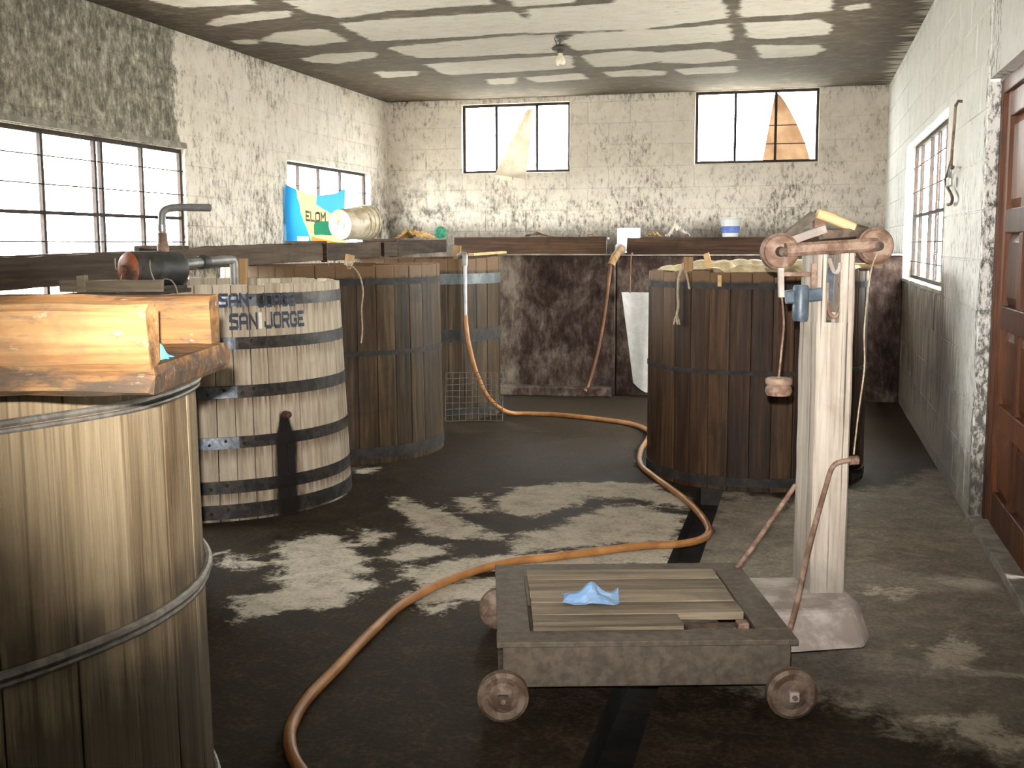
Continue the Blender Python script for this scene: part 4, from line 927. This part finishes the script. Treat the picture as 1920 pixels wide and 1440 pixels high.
def sheet():
    o = root('canvas_strip', 'grey white canvas strip hanging on a cord beside the foamy vat', 'canvas', (-1.69, 11.86, 0.06))
    def f(u, v):
        # v 0 top .. 1 bottom, tapering
        x0 = -1.835+0.13*v; x1 = -1.42; z = 1.11-(0.95+0.10*math.sin(u*2.6))*v
        return (x0+(x1-x0)*u, 11.86+0.015*math.sin(u*6+v*2), z)
    MB().grid(12, 20, f).build('canvas', 'sheet', o, smooth=True, solid=0.004)
    MB().tube(smoothpath([(-1.75, 12.06, 1.50), (-1.748, 11.98, 1.51), (-1.747, 11.90, 1.40), (-1.745, 11.86, 1.10)], 4), 0.006, 6).build('cord', 'hose_brown', o)
sheet()

def sack():
    o = root('printed_sack', 'blue cream and orange printed plastic sack hung across the small window', 'sack', (XL+0.07, 12.6, 1.6))
    def f(u, v):
        sag = 2.275-0.075*math.sin(math.pi*min(u*1.05, 1))-0.03*u*(1-u)+ (0.03*max(0, u-0.85)/0.15)
        z = 1.58+(sag-1.58)*v
        return (XL+0.032+0.02*math.sin(u*9)*(1-v*0.6)+0.01*math.sin(v*8), 11.74+1.70*u, z)
    MB().grid(34, 16, f, uv=True).build('sheet', 'printed', o, smooth=True)
    def g(a, v, k):
        p = Vector(f(0.30+0.36*a, 0.50+0.17*v)); return p+Vector((0.012+k, 0, 0))
    for m in letters('ELOM', g, 0, 1, 0.24): m.build('printed_letter', simple('sack_print_dark', (0.05, 0.06, 0.04), (0.09, 0.09, 0.06), 20, 0.8), o)
sack()

def rags():
    P = [(-3.60, 3.40), (-3.86, 3.08), (-4.05, 2.74), (-4.07, 2.585), (-3.64, 2.50), (-3.55, 3.0)]
    def f(u, v):
        # v 0 top .. 1 bottom
        x0 = -3.61-0.45*v**0.85; x1 = -3.54-0.09*v; z = 3.40-0.86*v-0.06*u*v
        return (x0+(x1-x0)*u, YB+0.0-0.06*v+0.03*math.sin(u*7+v*3), z)
    o = MB().grid(12, 24, f).build('window_rag', 'rag', smooth=True); tag(o, 'cream plastic rag draped down the left high back window', 'rag')
    def g(u, v):
        w = 0.02+0.60*v**0.8; x0 = -0.41-0.14*v; 
        x = x0+w*u - (0.10*max(0, v-0.75)*u)
        return (x, YB+0.12+0.05*math.sin(math.pi*u), 3.52-0.86*v)
    o = MB().grid(12, 24, g).build('window_sacking', 'sacktan', smooth=True); tag(o, 'tan sacking stuffed behind the right high back window', 'sacking')
rags()

# ceiling lamp
def lamp():
    o = root('ceiling_lamp', 'bare bulb in a cobwebbed holder hanging from the ceiling', 'lamp', (-2.27, 10.8, ZC))
    c = (-2.27, 10.8, 0)
    MB().lathe([(0, 3.55), (0.05, 3.55), (0.045, 3.53), (0, 3.53)], 14, c).build('ceiling_rose', 'lead', o, smooth=True)
    MB().tube([(-2.27, 10.8, 3.54), (-2.275, 10.8, 3.46)], 0.008, 6).build('flex', 'lead', o)
    MB().tube([(-2.33, 10.8, 3.54), (-2.30, 10.8, 3.46), (-2.29, 10.8, 3.44)], 0.005, 6).build('flex', 'lead', o)
    MB().lathe([(0, 3.47), (0.035, 3.465), (0.085, 3.44), (0.08, 3.425), (0.03, 3.43), (0.028, 3.39), (0, 3.39)], 16, c).build('lamp_holder', 'lead', o, smooth=True)
    MB().lathe([(0.022, 3.395), (0.026, 3.37), (0.045, 3.335), (0.047, 3.31), (0.035, 3.285), (0, 3.275)], 16, c).build('bulb', 'bulb', o, smooth=True)
lamp()

# hook with padlock on the right wall
def hook():
    o = root('wall_hook', 'iron hook rod with a padlock hanging on the wall by the barred window', 'hook', (0.95, 8.05, 2.5))
    MB().tube([(0.99, 8.02, 2.51), (0.94, 8.02, 2.515), (0.93, 8.05, 2.49)], 0.010, 8).build('staple', 'rustdark', o, smooth=True)
    MB().tube(smoothpath([(0.93, 8.05, 2.50), (0.928, 8.08, 2.35), (0.925, 8.10, 2.2), (0.923, 8.10, 2.10)], 4), 0.009, 8).build('rod', 'rust', o, smooth=True)
    MB().tube(smoothpath([(0.922, 8.10, 2.14), (0.925, 8.28, 2.07), (0.925, 8.40, 2.03), (0.925, 8.28, 1.98), (0.925, 8.08, 1.93), (0.925, 7.98, 1.89), (0.925, 8.05, 1.86), (0.93, 8.25, 1.862)], 6), 0.010, 8).build('hook', 'rustdark', o, smooth=True)
    MB().tube(smoothpath([(0.92, 8.06, 2.11), (0.915, 7.98, 2.085), (0.915, 7.92, 2.09)], 3), 0.010, 8).build('eye', 'rustdark', o, smooth=True)
    MB().tube(smoothpath([(0.915, 8.15, 2.03), (0.915, 8.10, 2.09), (0.915, 8.03, 2.09), (0.915, 8.05, 2.03)], 4), 0.006, 8).build('shackle', 'steel', o, smooth=True)
    MB().box((0.915, 8.11, 2.005), (0.025, 0.11, 0.06)).build('padlock_body', 'brass', o, bevel=0.006)
hook()

# ------------------------------------------------------------------ platform scale
def scale():
    C0 = Vector((-0.60, 4.165, 0)); RZ = R(15.5)
    o = root('platform_scale', 'old wheeled platform scale with a tall peeling white wooden post', 'scale', tuple(C0), RZ)
    Mx = Matrix.Translation(C0) @ Matrix.Rotation(RZ, 4, 'Z')
    L = lambda x, y, z: Mx @ Vector((x, y, z)); rot = Matrix.Rotation(RZ, 3, 'Z')
    hx, hy = 0.50, 0.46
    def bx(c, s, name, mat, bev=0.004, par=o): return MB().box(L(*c), s, rot).build(name, mat, par, bevel=bev)
    # frame skirt: front, back, sides, with a top flange
    for sy in (-1, 1):
        bx((0, sy*(hy-0.02), 0.185), (2*hx-0.02, 0.03, 0.15), 'side_rail', 'frame_iron')
    for sx in (-1, 1):
        bx((sx*(hx-0.03), 0, 0.185), (0.03, 2*hy-0.07, 0.15), 'end_rail', 'frame_iron')
    fw = 0.115
    for sy in (-1, 1): bx((0, sy*(hy-fw/2+0.012), 0.265), (2*hx+0.02, fw, 0.02), 'deck_frame', 'frame_iron', 0.003)
    for sx in (-1, 1): bx((sx*(hx-fw/2+0.008), 0, 0.2652), (fw, 2*hy-2*fw+0.02, 0.02), 'deck_frame', 'frame_iron', 0.003)
    iy = hy-fw+0.012; n = 5; w = 2*iy/n; ix = hx-fw
    for k in range(n):
        y = -iy+w*(k+0.5); x1 = ix-0.005 if k else 0.14
        q = MB().bar(L(-ix+0.004, y, 0.272), L(x1, y, 0.272), w-0.006, 0.026, n=14, rough=0.0022, seed=k*2.3).build('deck_plank', 'w_deck', o)
    MB().bar(L(0.16, -iy+w*0.45, 0.250), L(ix-0.06, -iy+w*0.45, 0.250), w*0.7, 0.02, n=6, rough=0.002).build('under_slat', 'rustdark', o)
    bx((ix-0.025, -iy+w*0.5, 0.262), (0.04, 0.05, 0.03), 'brass_bolt', 'rust')
    # wheels
    for sx in (-1, 1):
        for sy in (-1, 1):
            xx = sx*(hx-0.01) + (0.0); yy = sy*(hy-0.0)
            c = L(xx, yy-sy*0.01, 0.087); ax = Vector(rot @ Vector((0, sy, 0)))
            wh = MB().lathe([(0, -0.005), (0.070, -0.005), (0.087, 0.004), (0.087, 0.036), (0.074, 0.046), (0.052, 0.040), (0.034, 0.050), (0.0, 0.050)], 30, c, ax).build('wheel', 'wheel', o, smooth=True)
            MB().box(c+ax*0.056, (0.034, 0.02, 0.034), rot).build('hub_nut', 'cast' if (sx > 0 and sy < 0) else 'rustdark', wh, bevel=0.003)
            MB().lathe([(0, 0.064), (0.009, 0.064), (0.009, 0.074), (0, 0.074)], 10, c, ax).build('axle_end', 'rust', wh)
    for sx in (-1, 1): MB().tube([L(sx*(hx-0.01), -hy+0.02, 0.087), L(sx*(hx-0.01), hy-0.02, 0.087)], 0.014, 8).build('axle', 'rustdark', o)
    # base casting that carries the post
    m = MB(); prof = [(0.47, -0.22, 0.0), (0.47, 0.42, 0.0), (0.86, 0.42, 0.0), (0.89, 0.36, 0.0), (0.90, -0.06, 0.0), (0.85, -0.16, 0.0)]
    b0 = [L(x, y, 0.125) for x, y, _ in prof]; cx, cy = 0.72, 0.18
    b1 = [L(cx+(x-cx)*0.86, cy+(y-cy)*0.70, 0.25) for x, y, _ in prof]
    n6 = len(prof); m.add(b0+b1, [(i, (i+1) % n6, n6+(i+1) % n6, n6+i) for i in range(n6)]+[tuple(range(n6-1, -1, -1)), tuple(range(n6, 2*n6))])
    m.build('base_casting', 'cast', o, bevel=0.018)
    # post
    px, py, pw, pd = 0.784, 0.243, 0.140, 0.25
    z0, zs, z1 = 0.24, 1.305, 1.575
    pm = MB()
    def post(x0, x1, za, zb, name, seed):
        pm.bar(L((x0+x1)/2, py, za), L((x0+x1)/2, py, zb), abs(x1-x0), pd, up=tuple(rot @ Vector((0, 1, 0))), n=int((zb-za)*20)+2, rough=0.0035, seed=seed, ch=0.008)
    post(px-pw/2, px+pw/2, z0, zs, 'post', 1)
    post(px-pw/2, px-pw/2+0.035, zs-0.002, z1, 'post_prong', 3); post(px+pw/2-0.055, px+pw/2, zs-0.002, z1, 'post_prong', 6)
    pm.build('post', 'w_post', o)
    yf = py-pd/2
    # cap beam with round ends
    zb = 1.588
    MB().bar(L(px-0.20, yf-0.01, zb-0.008), L(px+0.145, yf-0.01, zb+0.010), 0.05, 0.05, n=14, rough=0.003, ch=0.012).build('cap_beam', 'rust', o)
    for x, z in ((px-0.215, zb-0.015), (px+0.145, zb+0.005)):
        ax = rot @ Vector((0, -1, 0))
        d = MB().lathe([(0, -0.045), (0.066, -0.045), (0.070, -0.038), (0.070, 0.0), (0.064, 0.006), (0.058, 0.0), (0.0, -0.002)], 30, L(x, yf+0.01, z), ax).build('beam_disc', 'rust', o, smooth=True)
        MB().lathe([(0, 0), (0.02, 0), (0.017, 0.045), (0, 0.05)], 12, L(x, yf+0.01, z), ax).build('disc_hub', 'rustdark', d, smooth=True)
    # folded weigh-beam frame and wooden handle on top
    yb = py+0.02
    MB().bar(L(px-0.19, yb, zb+0.02), L(px-0.055, yb, zb+0.125), 0.05, 0.03, n=6, rough=0.003).build('lever_arm', 'frame_iron', o)
    MB().bar(L(px-0.17, yb-0.04, zb+0.02), L(px-0.02, yb-0.03, zb+0.07), 0.04, 0.03, n=6, rough=0.003).build('lever_arm', 'cast', o)
    MB().bar(L(px-0.03, yb-0.02, zb+0.048), L(px+0.14, yb-0.02, zb+0.060), 0.05, 0.035, n=6, rough=0.003).build('lever_arm', 'rustdark', o)
    MB().box(L(px-0.03, yb, zb+0.095), (0.05, 0.04, 0.055), rot).build('lever_block', 'rust', o, bevel=0.006)
    MB().tube([L(px-0.05, yb-0.03, zb+0.130), L(px+0.0, yb-0.03, zb+0.114), L(px+0.095, yb-0.03, zb+0.074)], [0.019, 0.021, 0.019], 12).build('wooden_handle', 'w_pale', o, smooth=True)
    MB().tube([L(px+0.085, yb-0.03, zb+0.077), L(px+0.145, yb-0.03, zb+0.062)], 0.016, 10).build('handle_tip', 'rustdark', o, smooth=True)
    # bracket, blue beam, hanging rod and weight below the left disc
    xl = px-0.215
    MB().bar(L(xl-0.005, yf-0.02, zb-0.075), L(xl+0.0, yf-0.02, zb-0.185), 0.02, 0.02, up=tuple(rot @ Vector((0, 1, 0)))).build('hanger', 'cast', o)
    MB().bar(L(xl+0.125, yf+0.0, zb-0.06), L(xl+0.125, yf+0.0, zb-0.16), 0.02, 0.02, up=tuple(rot @ Vector((0, 1, 0)))).build('hanger', 'rust', o)
    MB().bar(L(xl, yf+0.02, zb-0.10), L(xl+0.13, yf+0.02, zb-0.10), 0.02, 0.016).build('hanger_rod', 'rust', o)
    MB().bar(L(xl+0.02, yf-0.01, zb-0.185), L(px-pw/2+0.01, yf+0.0, zb-0.175), 0.03, 0.05, ch=0.006).build('graduated_beam', 'bluemetal', o)
    MB().lathe([(0, -0.085), (0.026, -0.085), (0.030, -0.07), (0.030, 0.04), (0.024, 0.05), (0, 0.05)], 16, L(xl+0.075, yf-0.015, zb-0.19)).build('sliding_poise', 'bluemetal', o, smooth=True)
    MB().tube(smoothpath([L(xl+0.002, yf-0.02, zb-0.185), L(xl+0.012, yf-0.02, zb-0.28), L(xl+0.006, yf-0.02, zb-0.38), L(xl-0.002, yf-0.02, zb-0.49)], 4), 0.004, 6).build('weight_rod', 'rust', o)
    c = L(xl-0.002, yf-0.02, 0.062)
    MB().lathe([(0, 1.012), (0.048, 1.012), (0.05, 1.018), (0.05, 1.032), (0.046, 1.036), (0, 1.036)], 24, c).build('top_weight', 'rust', o, smooth=True)
    MB().lathe([(0, 0.97), (0.044, 0.97), (0.051, 0.985), (0.048, 1.0), (0.04, 1.011), (0, 1.011)], 24, c).build('bottom_weight', 'rust', o, smooth=True)
    # slot: blue lever, shackle and eye
    MB().bar(L(px+0.005, py-0.02, zs+0.08), L(px-0.002, py-0.02, zs+0.20), 0.055, 0.03, up=tuple(rot @ Vector((0, 1, 0))), n=4, rough=0.003).build('blue_lever', 'bluemetal', o)
    MB().tube(smoothpath([L(px-0.028, yf+0.03, zs+0.15), L(px-0.03, yf+0.02, zs+0.08), L(px-0.02, yf+0.015, zs+0.035), L(px-0.002, yf+0.015, zs+0.02), L(px+0.016, yf+0.015, zs+0.04), L(px+0.022, yf+0.02, zs+0.09), L(px+0.02, yf+0.03, zs+0.15)], 4), 0.008, 8).build('shackle', 'rust', o, smooth=True)
    MB().tube([L(px-0.002, yf+0.03, zs-0.01), L(px-0.002, yf+0.02, zs+0.04)], 0.009, 8).build('eye_bolt', 'cast', o, smooth=True)
    MB().tube(smoothpath([L(px-0.02, yf+0.04, zs+0.24), L(px-0.005, yf+0.02, zs+0.19), L(px+0.008, yf+0.01, zs+0.20), L(px+0.012, yf+0.01, zs+0.225)], 4), 0.010, 8).build('hook', 'cast', o, smooth=True)
    # loose wire on the right, stay rods to the deck corners
    MB().tube(smoothpath([L(px+0.14, yf-0.03, zb-0.02), L(px+0.115, yf-0.03, zb-0.10), L(px+0.10, yf-0.03, zb-0.30), L(px+0.105, yf-0.03, zb-0.45), L(px+0.092, yf-0.02, zb-0.62), L(px+0.082, yf-0.01, 0.80)], 5), 0.003, 6).build('loose_wire', 'rope', o)
    MB().tube(smoothpath([L(0.51, -0.36, 0.275), L(0.55, -0.29, 0.34), L(0.64, -0.12, 0.51), L(0.74, 0.05, 0.67), L(0.785, 0.10, 0.755), L(0.84, 0.11, 0.775), L(0.875, 0.12, 0.775)], 5), 0.010, 10).build('stay_rod', 'rust', o, smooth=True)
    MB().lathe([(0, 0), (0.018, 0), (0.018, 0.03), (0, 0.03)], 8, L(0.855, 0.115, 0.775), rot @ Vector((1, 0.1, 0))).build('stay_bolt', 'rust', o)
    MB().tube(smoothpath([L(0.49, 0.40, 0.275), L(0.53, 0.39, 0.33), L(0.63, 0.375, 0.49), L(0.715, 0.36, 0.63)], 5), 0.010, 10).build('stay_rod', 'rust', o, smooth=True)
    # blue cloth on the deck
    e = L(-0.155, -0.05, 0.286)
    def f(u, v):
        a, b = (u-0.5)*0.20, (v-0.5)*0.14; k = 1+0.35*mnoise.noise(Vector((u*2.2, v*2.2, 4)))
        z = 0.065*max(0, mnoise.noise(Vector((u*3.2+1, v*2.7, 7.7)))+0.28)*math.sin(math.pi*min(max(v*0.9+0.1, 0), 1)) + 0.003
        p = rot @ Vector((a*k, b*k, 0)); return e+p+Vector((0, 0, z))
    tag(MB().grid(14, 12, f).build('blue_cloth', 'bluecloth', solid=0.002), 'crumpled light blue cloth on the scale platform', 'cloth')
scale()
